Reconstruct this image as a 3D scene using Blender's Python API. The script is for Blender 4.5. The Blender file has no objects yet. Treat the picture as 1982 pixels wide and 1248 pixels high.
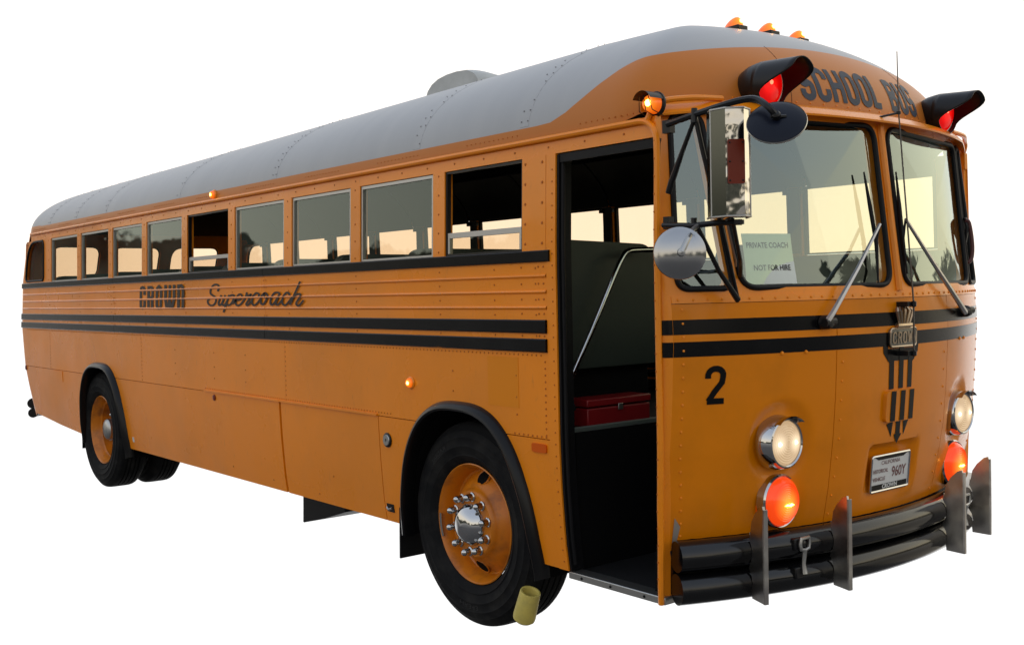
import bpy, math, random
import numpy as np
from mathutils import Vector, Matrix
random.seed(7)
PI = math.pi
SC = bpy.context.scene
COL = SC.collection

# ------------------------------------------------------------------ camera
IW, IH = 1982.0, 1248.0
CAM = (4.325, -4.382, 1.673)
YAW, PITCH, ROLL, FPX = math.radians(140.962), math.radians(-1.698), math.radians(-1.218), 2101.2
def cam_axes():
    cy, sy, cp, sp = math.cos(YAW), math.sin(YAW), math.cos(PITCH), math.sin(PITCH)
    f = np.array([cy*cp, sy*cp, sp]); r = np.array([sy, -cy, 0.0]); u = np.cross(r, f)
    c, s = math.cos(ROLL), math.sin(ROLL)
    return c*r+s*u, -s*r+c*u, f
AR, AU, AF = cam_axes()
C0 = np.array(CAM)
cd = bpy.data.cameras.new('camera'); camera = bpy.data.objects.new('camera', cd); COL.objects.link(camera)
M = Matrix(((AR[0], AU[0], -AF[0], CAM[0]), (AR[1], AU[1], -AF[1], CAM[1]), (AR[2], AU[2], -AF[2], CAM[2]), (0, 0, 0, 1)))
camera.matrix_world = M
cd.sensor_width = 36.0; cd.lens = FPX/IW*36.0; cd.clip_start = 0.05; cd.clip_end = 3000
SC.camera = camera

# ------------------------------------------------------------------ world: over-exposed bright side behind the bus (white in the picture), dusk sky, a line of trees and asphalt on the camera's side
world = bpy.data.worlds.new('World'); SC.world = world; world.use_nodes = True
nt = world.node_tree; nt.nodes.clear()
def wn(t, **k):
    n = nt.nodes.new(t)
    for a, b in k.items(): setattr(n, a, b)
    return n
def wl(a, b): nt.links.new(a, b)
def wstep(src, a, b):
    n = wn('ShaderNodeMapRange', interpolation_type='SMOOTHSTEP'); n.inputs[1].default_value = a; n.inputs[2].default_value = b; wl(src, n.inputs[0]); return n.outputs[0]
def wmix(f, a, b, blend='MIX'):
    n = wn('ShaderNodeMix', data_type='RGBA', blend_type=blend); wl(f, n.inputs[0])
    for sock, v in ((n.inputs[6], a), (n.inputs[7], b)):
        if isinstance(v, tuple): sock.default_value = (*v, 1)
        else: wl(v, sock)
    return n.outputs[2]
def wramp(src, stops):
    r = wn('ShaderNodeValToRGB'); wl(src, r.inputs[0]); el = r.color_ramp.elements
    while len(el) < len(stops): el.new(0.5)
    for e, (p, c) in zip(el, stops): e.position = p; e.color = (*c, 1)
    return r.outputs[0]
def wmath(op, a, b):
    n = wn('ShaderNodeMath', operation=op)
    for sock, v in ((n.inputs[0], a), (n.inputs[1], b)):
        if isinstance(v, (int, float)): sock.default_value = v
        else: wl(v, sock)
    return n.outputs[0]
wo = wn('ShaderNodeOutputWorld'); bg = wn('ShaderNodeBackground'); tc = wn('ShaderNodeTexCoord'); sp = wn('ShaderNodeSeparateXYZ')
wl(tc.outputs['Generated'], sp.inputs[0]); Z = sp.outputs[2]
def wdot(v):
    n = wn('ShaderNodeVectorMath', operation='DOT_PRODUCT'); wl(tc.outputs['Generated'], n.inputs[0]); n.inputs[1].default_value = v; return n.outputs['Value']
view_side = wstep(wdot((-0.777, 0.629, 0.0)), 0.58, 0.76)          # the bright side of the sky, behind the bus
glow = wstep(wdot((0.15, 0.985, 0.08)), 0.50, 1.0)                  # sunset glow low to the bus's left
sky = wramp(Z, [(0.0, (1.30, 1.14, 0.86)), (0.20, (1.16, 1.08, 0.94)), (0.34, (0.92, 0.95, 0.98)), (0.60, (0.66, 0.74, 0.87)), (1.0, (0.50, 0.58, 0.73))])
sky = wmix(glow, sky, (0.42, 0.32, 0.06), 'ADD')
# tree line and roofs across the lot, uneven in height
nx = wn('ShaderNodeTexNoise'); nx.inputs['Scale'].default_value = 3.2; nx.inputs['Detail'].default_value = 7; nx.inputs['Roughness'].default_value = 0.62
mp_ = wn('ShaderNodeMapping'); mp_.inputs['Scale'].default_value = (1, 1, 0.9); wl(tc.outputs['Generated'], mp_.inputs[0]); wl(mp_.outputs[0], nx.inputs['Vector'])
hgt = wmath('MULTIPLY_ADD', nx.outputs[0], 0.55); hgt.node.inputs[2].default_value = -0.205
hgt = wmath('ADD', hgt, wmath('MULTIPLY', wstep(wdot((0.80, 0.60, 0.0)), 0.86, 0.99), 0.095))      # nearer trees ahead of the bus
hgt = wmath('ADD', hgt, wmath('MULTIPLY', wstep(wdot((-0.87, -0.50, 0.0)), 0.45, 0.90), 0.045))    # trees and sheds beside it
tree = wstep(wmath('SUBTRACT', hgt, Z), 0.0, 0.012)
nf = wn('ShaderNodeTexNoise'); nf.inputs['Scale'].default_value = 26; nf.inputs['Detail'].default_value = 4; wl(tc.outputs['Generated'], nf.inputs['Vector'])
treec = wramp(nf.outputs[0], [(0.35, (0.020, 0.024, 0.020)), (0.65, (0.11, 0.115, 0.09))])
low = wmix(tree, sky, treec)
ground_c = wramp(wmath('MULTIPLY', Z, -1.0), [(0.0, (0.42, 0.40, 0.37)), (0.07, (0.22, 0.215, 0.21)), (0.25, (0.095, 0.095, 0.098)), (1.0, (0.055, 0.055, 0.058))])
away = wmix(wstep(Z, -0.004, 0.004), ground_c, low)
ramp_in = wn('ShaderNodeMapRange'); ramp_in.inputs[1].default_value = -1; wl(Z, ramp_in.inputs[0])
bright = wramp(ramp_in.outputs[0], [(0.0, (1.10, 1.10, 1.10)), (0.497, (1.10, 1.10, 1.10)), (0.503, (1.24, 1.14, 1.04)), (0.66, (1.08, 1.06, 1.04)), (0.75, (0.80, 0.86, 0.95)), (1.0, (0.50, 0.58, 0.73))])
wl(wmix(view_side, away, bright), bg.inputs[0]); bg.inputs[1].default_value = 1.0
wl(bg.outputs[0], wo.inputs[0])

sd = bpy.data.lights.new('sun', 'SUN'); sun = bpy.data.objects.new('sun', sd); COL.objects.link(sun)
sd.energy = 0.35; sd.angle = math.radians(90); sd.color = (1.0, 0.86, 0.62)
sun.rotation_euler = Vector((-0.15, -0.985, -0.22)).to_track_quat('-Z', 'Y').to_euler(); sun.location = (0, 8, 8)

SC.view_settings.view_transform = 'Standard'; SC.view_settings.look = 'None'
SC.view_settings.exposure = 0.14; SC.view_settings.gamma = 1.0; SC.view_settings.use_curve_mapping = False
SC.render.engine = 'CYCLES'; SC.cycles.max_bounces = 8; SC.cycles.transparent_max_bounces = 24

# ------------------------------------------------------------------ materials
def mat(name, base, rough=0.5, metal=0.0, spec=0.5, coat=0.0, coat_rough=0.1, emit=None, emit_s=0.0, noise=None, bump=None, rnoise=None):
    m = bpy.data.materials.new(name); m.use_nodes = True
    t = m.node_tree; b = t.nodes['Principled BSDF']
    b.inputs['Base Color'].default_value = (*base, 1); b.inputs['Roughness'].default_value = rough
    b.inputs['Metallic'].default_value = metal; b.inputs['Specular IOR Level'].default_value = spec
    b.inputs['Coat Weight'].default_value = coat; b.inputs['Coat Roughness'].default_value = coat_rough
    if emit: b.inputs['Emission Color'].default_value = (*emit, 1); b.inputs['Emission Strength'].default_value = emit_s
    tcn = t.nodes.new('ShaderNodeTexCoord')
    if noise:
        sc, col2, lo, hi = noise
        n = t.nodes.new('ShaderNodeTexNoise'); n.inputs['Scale'].default_value = sc; n.inputs['Detail'].default_value = 6; n.inputs['Roughness'].default_value = 0.6
        t.links.new(tcn.outputs['Object'], n.inputs['Vector'])
        r = t.nodes.new('ShaderNodeMapRange'); r.inputs[1].default_value = lo; r.inputs[2].default_value = hi
        t.links.new(n.outputs[0], r.inputs[0])
        x = t.nodes.new('ShaderNodeMix'); x.data_type = 'RGBA'; t.links.new(r.outputs[0], x.inputs[0])
        x.inputs[6].default_value = (*base, 1); x.inputs[7].default_value = (*col2, 1); t.links.new(x.outputs[2], b.inputs['Base Color'])
    if rnoise:
        sc, a, c = rnoise
        n = t.nodes.new('ShaderNodeTexNoise'); n.inputs['Scale'].default_value = sc; n.inputs['Detail'].default_value = 5
        t.links.new(tcn.outputs['Object'], n.inputs['Vector'])
        r = t.nodes.new('ShaderNodeMapRange'); r.inputs[1].default_value = 0.35; r.inputs[2].default_value = 0.68; r.inputs[3].default_value = a; r.inputs[4].default_value = c
        t.links.new(n.outputs[0], r.inputs[0]); t.links.new(r.outputs[0], b.inputs['Roughness'])
    if bump:
        sc, st, dist = bump
        n = t.nodes.new('ShaderNodeTexNoise'); n.inputs['Scale'].default_value = sc; n.inputs['Detail'].default_value = 2
        t.links.new(tcn.outputs['Object'], n.inputs['Vector'])
        bp = t.nodes.new('ShaderNodeBump'); bp.inputs['Strength'].default_value = st; bp.inputs['Distance'].default_value = dist
        t.links.new(n.outputs[0], bp.inputs['Height']); t.links.new(bp.outputs[0], b.inputs['Normal'])
        t.links.new(bp.outputs[0], b.inputs['Coat Normal'])
    return m
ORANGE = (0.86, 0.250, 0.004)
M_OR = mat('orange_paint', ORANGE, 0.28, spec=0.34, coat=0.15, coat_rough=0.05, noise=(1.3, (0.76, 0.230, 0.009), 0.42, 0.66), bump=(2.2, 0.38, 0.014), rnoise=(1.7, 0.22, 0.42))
t = M_OR.node_tree; b = t.nodes['Principled BSDF']; src = b.inputs['Base Color'].links[0].from_socket
tcn = t.nodes.new('ShaderNodeTexCoord'); gn = t.nodes.new('ShaderNodeTexNoise'); gn.inputs['Scale'].default_value = 38; gn.inputs['Detail'].default_value = 8; gn.inputs['Roughness'].default_value = 0.7
gp = t.nodes.new('ShaderNodeMapping'); gp.inputs['Scale'].default_value = (1.0, 1.0, 0.35); t.links.new(tcn.outputs['Object'], gp.inputs[0]); t.links.new(gp.outputs[0], gn.inputs['Vector'])
gr = t.nodes.new('ShaderNodeMapRange'); gr.inputs[1].default_value = 0.60; gr.inputs[2].default_value = 0.80; gr.inputs[4].default_value = 0.45; t.links.new(gn.outputs[0], gr.inputs[0])
gm_ = t.nodes.new('ShaderNodeMix'); gm_.data_type = 'RGBA'; t.links.new(gr.outputs[0], gm_.inputs[0]); t.links.new(src, gm_.inputs[6]); gm_.inputs[7].default_value = (0.30, 0.11, 0.03, 1); t.links.new(gm_.outputs[2], b.inputs['Base Color'])
M_ORF = mat('orange_paint_front_shaded', (0.71, 0.204, 0.0006), 0.26, spec=0.24, coat=0.14, coat_rough=0.04, noise=(1.6, (0.55, 0.165, 0.001), 0.42, 0.66), bump=(1.6, 0.2, 0.01))  # same body orange, colour darkened because the front gets less light
M_ORW = mat('orange_wheel_paint', (0.58, 0.175, 0.006), 0.30, spec=0.4, noise=(7, (0.24, 0.075, 0.014), 0.48, 0.72))
M_BLK = mat('black_stripe_paint', (0.0035, 0.0035, 0.004), 0.22, spec=0.18, noise=(4, (0.008, 0.008, 0.008), 0.5, 0.8))
M_LET = mat('faded_black_lettering', (0.040, 0.030, 0.024), 0.45, spec=0.15)
M_LETB = mat('blue_black_lettering', (0.050, 0.060, 0.080), 0.5, spec=0.15)
M_RUB = mat('black_rubber', (0.006, 0.006, 0.007), 0.5, spec=0.18)
M_FLR = mat('black_fender_rubber', (0.004, 0.004, 0.0045), 0.28, spec=0.24)
M_TYR = mat('tyre_rubber', (0.0065, 0.0067, 0.0075), 0.75, spec=0.12, noise=(9, (0.020, 0.0190, 0.0178), 0.46, 0.74))
M_DARK = mat('dark_underbody', (0.004, 0.004, 0.0045), 0.9, spec=0.1)
M_INT = mat('dark_interior_lining', (0.022, 0.024, 0.021), 0.75, spec=0.2, noise=(3, (0.016, 0.018, 0.016), 0.4, 0.7))
M_FLOORI = mat('dark_floor_rubber', (0.012, 0.012, 0.013), 0.6, spec=0.3)
M_SEAT = mat('dark_green_vinyl', (0.022, 0.032, 0.028), 0.42, spec=0.45, bump=(20, 0.15, 0.004))
M_CHR = mat('chrome', (0.50, 0.50, 0.50), 0.07, metal=1.0)
M_STL = mat('worn_polished_steel', (0.50, 0.48, 0.45), 0.16, metal=1.0, noise=(9, (0.38, 0.355, 0.34), 0.4, 0.7), bump=(5, 0.3, 0.015))
M_FIN = mat('polished_stainless', (0.54, 0.52, 0.48), 0.30, metal=1.0, noise=(7, (0.40, 0.365, 0.35), 0.4, 0.7), bump=(4, 0.6, 0.04))
M_ALU = mat('aluminium_trim', (0.42, 0.42, 0.41), 0.4, metal=1.0)
M_BMP = mat('black_enamel_bumper', (0.003, 0.003, 0.0035), 0.14, spec=0.5, noise=(6, (0.010, 0.010, 0.010), 0.55, 0.8), rnoise=(5, 0.07, 0.20))
M_BLM = mat('black_bracket_paint', (0.007, 0.007, 0.008), 0.35, spec=0.28)
M_DSC = mat('dark_blue_black_mirror_back', (0.004, 0.006, 0.014), 0.35, spec=0.2)
M_PAPER = mat('pale_paper', (0.66, 0.70, 0.64), 0.5, spec=0.4, bump=(14, 0.35, 0.01))
M_INK = mat('printed_ink', (0.015, 0.015, 0.015), 0.6)
M_RED = mat('red_toolbox_paint', (0.22, 0.006, 0.009), 0.4, spec=0.5)
M_YEL = mat('weathered_yellow_plastic', (0.56, 0.45, 0.10), 0.6, noise=(14, (0.42, 0.34, 0.09), 0.42, 0.70), bump=(20, 0.3, 0.01))
M_REFL = mat('rust_red_reflector', (0.16, 0.018, 0.006), 0.3, spec=0.25)
M_REFO = mat('orange_reflector', (0.62, 0.10, 0.006), 0.3, spec=0.15)
M_AMBC = mat('lit_amber_bulb', (0.9, 0.4, 0.05), 0.3, emit=(1.0, 0.42, 0.05), emit_s=20.0)
M_REDC = mat('lit_red_bulb', (0.9, 0.1, 0.05), 0.2, emit=(1.0, 0.10, 0.05), emit_s=4.0)
M_HLB = mat('headlight_reflector', (0.75, 0.68, 0.55), 0.18, metal=1.0, emit=(1.0, 0.62, 0.28), emit_s=0.14)
M_HLC = mat('lit_headlight_bulb', (1, 0.9, 0.7), 0.3, emit=(1.0, 0.72, 0.36), emit_s=4.5)
M_PLATE = mat('white_plate_enamel', (0.58, 0.58, 0.57), 0.4)
M_PLTX = mat('maroon_plate_lettering', (0.15, 0.05, 0.05), 0.5)
M_VENT = mat('grey_vent_paint', (0.46, 0.47, 0.46), 0.5, noise=(5, (0.35, 0.36, 0.35), 0.4, 0.7))
M_SEAM = mat('red_brown_seam_shadow_gap', (0.05, 0.012, 0.006), 0.7)
M_RUST = mat('bare_scraped_metal', (0.40, 0.36, 0.32), 0.45, metal=0.6)
M_CLR = mat('clear_plastic_rim', (0.7, 0.62, 0.5), 0.25)

def glow_lens(name, base, c_edge, s_edge, c_mid, s_mid):
    m = mat(name, base, 0.2, emit=c_edge, emit_s=s_edge); t = m.node_tree; b = t.nodes['Principled BSDF']
    a = t.nodes.new('ShaderNodeAttribute'); a.attribute_name = 'glow'
    x = t.nodes.new('ShaderNodeMix'); x.data_type = 'RGBA'; t.links.new(a.outputs['Fac'], x.inputs[0])
    x.inputs[6].default_value = (*[v*s_edge for v in c_edge], 1); x.inputs[7].default_value = (*[v*s_mid for v in c_mid], 1)
    t.links.new(x.outputs[2], b.inputs['Emission Color']); b.inputs['Emission Strength'].default_value = 1.0
    return m
def set_glow(o, c, r, p=1.6):
    c = Vector(c); v = [max(0.0, 1-(Vector(q.co)-c).length/r)**p for q in o.data.vertices]
    o.data.attributes.new('glow', 'FLOAT', 'POINT').data.foreach_set('value', v)
def glass(name, tint, refl, rough=0.0, fres=1.0):
    m = bpy.data.materials.new(name); m.use_nodes = True; t = m.node_tree; t.nodes.clear()
    o = t.nodes.new('ShaderNodeOutputMaterial'); mx = t.nodes.new('ShaderNodeMixShader')
    tr = t.nodes.new('ShaderNodeBsdfTransparent'); tr.inputs[0].default_value = (*tint, 1)
    gl = t.nodes.new('ShaderNodeBsdfGlossy'); gl.inputs['Roughness'].default_value = rough; gl.inputs[0].default_value = (0.84, 1.0, 1.0, 1)
    fr = t.nodes.new('ShaderNodeFresnel'); fr.inputs[0].default_value = 1.5
    a = t.nodes.new('ShaderNodeMath'); a.operation = 'MULTIPLY_ADD'; a.inputs[1].default_value = fres; a.inputs[2].default_value = refl; a.use_clamp = True
    ge = t.nodes.new('ShaderNodeNewGeometry'); bi = t.nodes.new('ShaderNodeMapRange'); bi.inputs[3].default_value = 1.5; bi.inputs[4].default_value = 1/1.5
    t.links.new(ge.outputs['Backfacing'], bi.inputs[0]); t.links.new(bi.outputs[0], fr.inputs[0])
    t.links.new(fr.outputs[0], a.inputs[0]); t.links.new(a.outputs[0], mx.inputs[0]); t.links.new(tr.outputs[0], mx.inputs[1]); t.links.new(gl.outputs[0], mx.inputs[2]); t.links.new(mx.outputs[0], o.inputs[0])
    return m
M_AMB = glow_lens('lit_amber_lens', (0.45, 0.09, 0.004), (1.0, 0.13, 0.004), 0.55, (1.0, 0.30, 0.02), 1.5)
M_TRN = glow_lens('lit_turn_signal_lens', (0.35, 0.03, 0.003), (1.0, 0.062, 0.004), 0.72, (1.0, 0.30, 0.03), 1.9)
M_REDL = glow_lens('lit_red_lens', (0.18, 0.001, 0.001), (1.0, 0.001, 0.001), 0.55, (1.0, 0.012, 0.008), 1.5)
M_HLL = glow_lens('lit_headlight_lens', (0.30, 0.24, 0.16), (1.0, 0.66, 0.36), 0.42, (1.0, 0.80, 0.55), 1.1)
G_SIDE = glass('side_window_glass', (0.88, 0.78, 0.66), 0.025)
G_FAR = glass('far_window_glass', (0.90, 0.74, 0.54), 0.03, fres=0.5)
G_WS = glass('windshield_glass', (0.80, 0.87, 0.70), 0.13)
G_LENS = glass('clear_lens_glass', (0.97, 0.95, 0.9), 0.06)
G_MIR = mat('mirror_dome_silver', (0.36, 0.37, 0.38), 0.12, metal=1.0)

# roof paint: silver grey above a painted line, orange below (line stored in a mesh attribute)
M_ROOF = mat('silver_grey_roof_paint', (0.33, 0.335, 0.335), 0.40, spec=0.22, bump=(1.5, 0.2, 0.012))
t = M_ROOF.node_tree; b = t.nodes['Principled BSDF']
at = t.nodes.new('ShaderNodeAttribute'); at.attribute_name = 'paint_line'
mm = t.nodes.new('ShaderNodeMapRange'); mm.inputs[1].default_value = -0.001; mm.inputs[2].default_value = 0.001
t.links.new(at.outputs['Fac'], mm.inputs[0])
nz = t.nodes.new('ShaderNodeTexNoise'); nz.inputs['Scale'].default_value = 2.0; nz.inputs['Detail'].default_value = 6
tcn = t.nodes.new('ShaderNodeTexCoord'); rm_ = t.nodes.new('ShaderNodeMapping'); rm_.inputs['Scale'].default_value = (3.2, 0.5, 0.5); t.links.new(tcn.outputs['Object'], rm_.inputs[0]); t.links.new(rm_.outputs[0], nz.inputs['Vector'])
m1 = t.nodes.new('ShaderNodeMix'); m1.data_type = 'RGBA'; t.links.new(nz.outputs[0], m1.inputs[0]); m1.inputs[6].default_value = (0.34, 0.345, 0.355, 1); m1.inputs[7].default_value = (0.415, 0.415, 0.412, 1)
m2 = t.nodes.new('ShaderNodeMix'); m2.data_type = 'RGBA'; t.links.new(mm.outputs[0], m2.inputs[0]); m2.inputs[6].default_value = (0.50, 0.160, 0.022, 1)
t.links.new(m1.outputs[2], m2.inputs[7]); t.links.new(m2.outputs[2], b.inputs['Base Color'])

# ------------------------------------------------------------------ mesh helpers
class MB:
    def __init__(s): s.v = []; s.f = []
    def add(s, vs, fs):
        o = len(s.v); s.v += [tuple(map(float, p)) for p in vs]; s.f += [tuple(i+o for i in f) for f in fs]; return s
    def grid(s, fn, us, vs, closed_u=False):
        P = [fn(u, v) for u in us for v in vs]; n, m = len(us), len(vs); F = []
        for i in range(n if closed_u else n-1):
            k = (i+1) % n
            for j in range(m-1): F.append((i*m+j, k*m+j, k*m+j+1, i*m+j+1))
        return s.add(P, F)
    def solid(s, fo, fi, us, vs):
        n, m = len(us), len(vs); P = [fo(u, v) for u in us for v in vs]+[fi(u, v) for u in us for v in vs]; N = n*m; F = []
        for i in range(n-1):
            for j in range(m-1):
                a, b_, c, d = i*m+j, (i+1)*m+j, (i+1)*m+j+1, i*m+j+1
                F += [(a, b_, c, d), (N+d, N+c, N+b_, N+a)]
        for i in range(n-1):
            F += [(i*m, N+i*m, N+(i+1)*m, (i+1)*m), ((i+1)*m+m-1, N+(i+1)*m+m-1, N+i*m+m-1, i*m+m-1)]
        for j in range(m-1):
            F += [(j+1, N+j+1, N+j, j), ((n-1)*m+j, N+(n-1)*m+j, N+(n-1)*m+j+1, (n-1)*m+j+1)]
        return s.add(P, F)
    def box(s, c, d, rot=None):
        P = []
        for x in (-1, 1):
            for y in (-1, 1):
                for z in (-1, 1):
                    p = Vector((x*d[0]/2, y*d[1]/2, z*d[2]/2))
                    if rot: p = rot @ p
                    P.append((p.x+c[0], p.y+c[1], p.z+c[2]))
        return s.add(P, [(0, 1, 3, 2), (4, 6, 7, 5), (0, 4, 5, 1), (2, 3, 7, 6), (0, 2, 6, 4), (1, 5, 7, 3)])
    def tube(s, path, r, n=10, closed=False, caps=True):
        path = [Vector(p) for p in path]; L = len(path); P = []; F = []
        up = None
        for i, p in enumerate(path):
            a = path[i-1] if (i > 0 or closed) else p; b_ = path[(i+1) % L] if (i < L-1 or closed) else p
            t_ = (b_-a).normalized()
            if up is None:
                up = Vector((0, 0, 1)) if abs(t_.z) < 0.9 else Vector((1, 0, 0))
            e1 = (up-t_*up.dot(t_)).normalized(); up = e1; e2 = t_.cross(e1)
            rr = r[i] if isinstance(r, (list, tuple)) else r
            for k in range(n):
                a_ = 2*PI*k/n; P.append(p+(e1*math.cos(a_)+e2*math.sin(a_))*rr)
        for i in range(L if closed else L-1):
            j = (i+1) % L
            for k in range(n):
                l = (k+1) % n; F.append((i*n+k, i*n+l, j*n+l, j*n+k))
        if caps and not closed:
            F.append(tuple(range(n))[::-1]); F.append(tuple((L-1)*n+k for k in range(n)))
        return s.add(P, F)
    def lathe(s, prof, o, axis, n=48, cap0=False, cap1=False):
        """prof = [(radius, offset along axis)]"""
        ax = Vector(axis).normalized(); e1 = Vector((0, 0, 1)) if abs(ax.z) < 0.9 else Vector((1, 0, 0))
        e1 = (e1-ax*e1.dot(ax)).normalized(); e2 = ax.cross(e1); o = Vector(o); P = []; F = []; m = len(prof)
        for i in range(n):
            a = 2*PI*i/n; d = e1*math.cos(a)+e2*math.sin(a)
            for r, h in prof: P.append(o+d*r+ax*h)
        for i in range(n):
            k = (i+1) % n
            for j in range(m-1): F.append((i*m+j, k*m+j, k*m+j+1, i*m+j+1))
        if cap0: F.append(tuple(i*m for i in range(n))[::-1])
        if cap1: F.append(tuple(i*m+m-1 for i in range(n)))
        return s.add(P, F)
    def rivet(s, p, nrm, r=0.006, h=0.004):
        n = Vector(nrm).normalized(); e1 = Vector((0, 0, 1)) if abs(n.z) < 0.9 else Vector((1, 0, 0))
        e1 = (e1-n*e1.dot(n)).normalized(); e2 = n.cross(e1); p = Vector(p); P = []
        for rr, hh in ((r, -0.001), (r*0.72, h*0.75)):
            for k in range(6):
                a = PI/3*k; P.append(p+(e1*math.cos(a)+e2*math.sin(a))*rr+n*hh)
        P.append(p+n*h)
        F = [(k, (k+1) % 6, 6+(k+1) % 6, 6+k) for k in range(6)]+[(6+k, 6+(k+1) % 6, 12) for k in range(6)]
        return s.add(P, F)
    def build(s, name, m, parent=None, smooth=True, angle=35, bevel=0.0, label=None, kind=None, fixn=True):
        me = bpy.data.meshes.new(name); me.from_pydata(s.v, [], s.f); me.update()
        if fixn:
            import bmesh
            bm = bmesh.new(); bm.from_mesh(me); bmesh.ops.recalc_face_normals(bm, faces=bm.faces); bm.to_mesh(me); bm.free()
        if smooth:
            me.polygons.foreach_set('use_smooth', [True]*len(me.polygons)); me.set_sharp_from_angle(angle=math.radians(angle))
        me.materials.append(m)
        o = bpy.data.objects.new(name, me); COL.objects.link(o)
        if parent: o.parent = parent
        if bevel:
            bv = o.modifiers.new('bevel', 'BEVEL'); bv.width = bevel; bv.segments = 2; bv.limit_method = 'ANGLE'; bv.angle_limit = math.radians(40)
        if label: o['label'] = label
        if kind: o['kind'] = kind
        return o
def lin(a, b, n): return [a+(b-a)*i/(n-1) for i in range(n)]
def interp(tab, z):
    if z <= tab[0][0]: return tab[0][1]
    for (a, b), (c, d) in zip(tab, tab[1:]):
        if z <= c: return b+(d-b)*(z-a)/(c-a)
    return tab[-1][1]
def smooth_path(pts, sub=6, closed=False):
    P = [np.array(p, float) for p in pts]; n = len(P); out = []
    for i in range(n if closed else n-1):
        p0 = P[(i-1) % n] if (i > 0 or closed) else P[0]; p1 = P[i]; p2 = P[(i+1) % n]; p3 = P[(i+2) % n] if (i+2 < n or closed) else P[-1]
        for k in range(sub):
            t_ = k/sub
            out.append(0.5*((2*p1)+(-p0+p2)*t_+(2*p0-5*p1+4*p2-p3)*t_**2+(-p0+3*p1-3*p2+p3)*t_**3))
    if not closed: out.append(P[-1])
    return out
def ray(px, py): return AF+AR*(px-IW/2)/FPX-AU*(py-IH/2)/FPX
def on_y(px, py, y): d = ray(px, py); return C0+d*((y-C0[1])/d[1])
def on_x(px, py, x): d = ray(px, py); return C0+d*((x-C0[0])/d[0])
def dep(px, py, depth): return C0+ray(px, py)*depth
def proj(p):
    d = np.array(p)-C0; z = d@AF
    return np.array([IW/2+FPX*(d@AR)/z, IH/2-FPX*(d@AU)/z])

# ------------------------------------------------------------------ body surfaces (x forward, y to the bus's left, origin on the ground under the front axle)
YW = [(.38, 1.172), (.55, 1.195), (.8, 1.213), (1.0, 1.22), (1.85, 1.22), (2.27, 1.207), (2.36, 1.203)]
XF = [(.36, 1.553), (.5, 1.555), (.6, 1.56), (.8, 1.605), (1.0, 1.638), (1.2, 1.655), (1.45, 1.667), (1.6, 1.66), (2.38, 1.566), (2.45, 1.556)]
XR = [(.4, -7.58), (.55, -7.64), (1.0, -7.85), (1.4, -7.92), (1.85, -7.84), (2.10, -7.74), (2.36, -7.56)]
CUR, CURR = 0.195, 0.10
def yw(z): return interp(YW, z)
def xf(z): return interp(XF, z)
def xr(z): return interp(XR, z)
def S(x, z, off=0.0, side=-1): return (x, side*(yw(z)+off), z)
def F(y, z, off=0.0): return (xf(z)-CUR*y*y+off, y, z)
def R_(y, z, off=0.0): return (xr(z)+CURR*y*y-off, y, z)
def xrear_side(z): return xr(z)+CURR*1.10**2+0.13
YE = [(.38, 1.095), (.6, 1.135), (1.0, 1.185), (1.63, 1.185), (2.40, 1.145)]
DE = [(.38, 1.283), (.6, 1.312), (1.0, 1.338), (2.30, 1.338), (2.41, 1.30)]
def yedge(z): return interp(YE, z)      # where the front panel meets the corner post

# ------------------------------------------------------------------ ground: white sheet, no more of it than the cut-out shows
g = MB().add([(-40, -40, 0), (40, -40, 0), (40, 40, 0), (-40, 40, 0)], [(0, 1, 2, 3)])
mg = bpy.data.materials.new('white_translucent_sheet'); mg.use_nodes = True; t = mg.node_tree; t.nodes.clear()
o_ = t.nodes.new('ShaderNodeOutputMaterial'); mx_ = t.nodes.new('ShaderNodeMixShader'); mx_.inputs[0].default_value = 0.06
tr_ = t.nodes.new('ShaderNodeBsdfTransparent'); df_ = t.nodes.new('ShaderNodeBsdfDiffuse'); df_.inputs[0].default_value = (0.85, 0.85, 0.85, 1)
t.links.new(tr_.outputs[0], mx_.inputs[1]); t.links.new(df_.outputs[0], mx_.inputs[2]); t.links.new(mx_.outputs[0], o_.inputs[0])
g.build('ground', mg, kind='structure', smooth=False)

# ------------------------------------------------------------------ the bus
bus = bpy.data.objects.new('school_bus', None); COL.objects.link(bus)
bus['label'] = 'vintage orange school bus with silver roof, black rub rails and open front door'; bus['category'] = 'bus'

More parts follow.
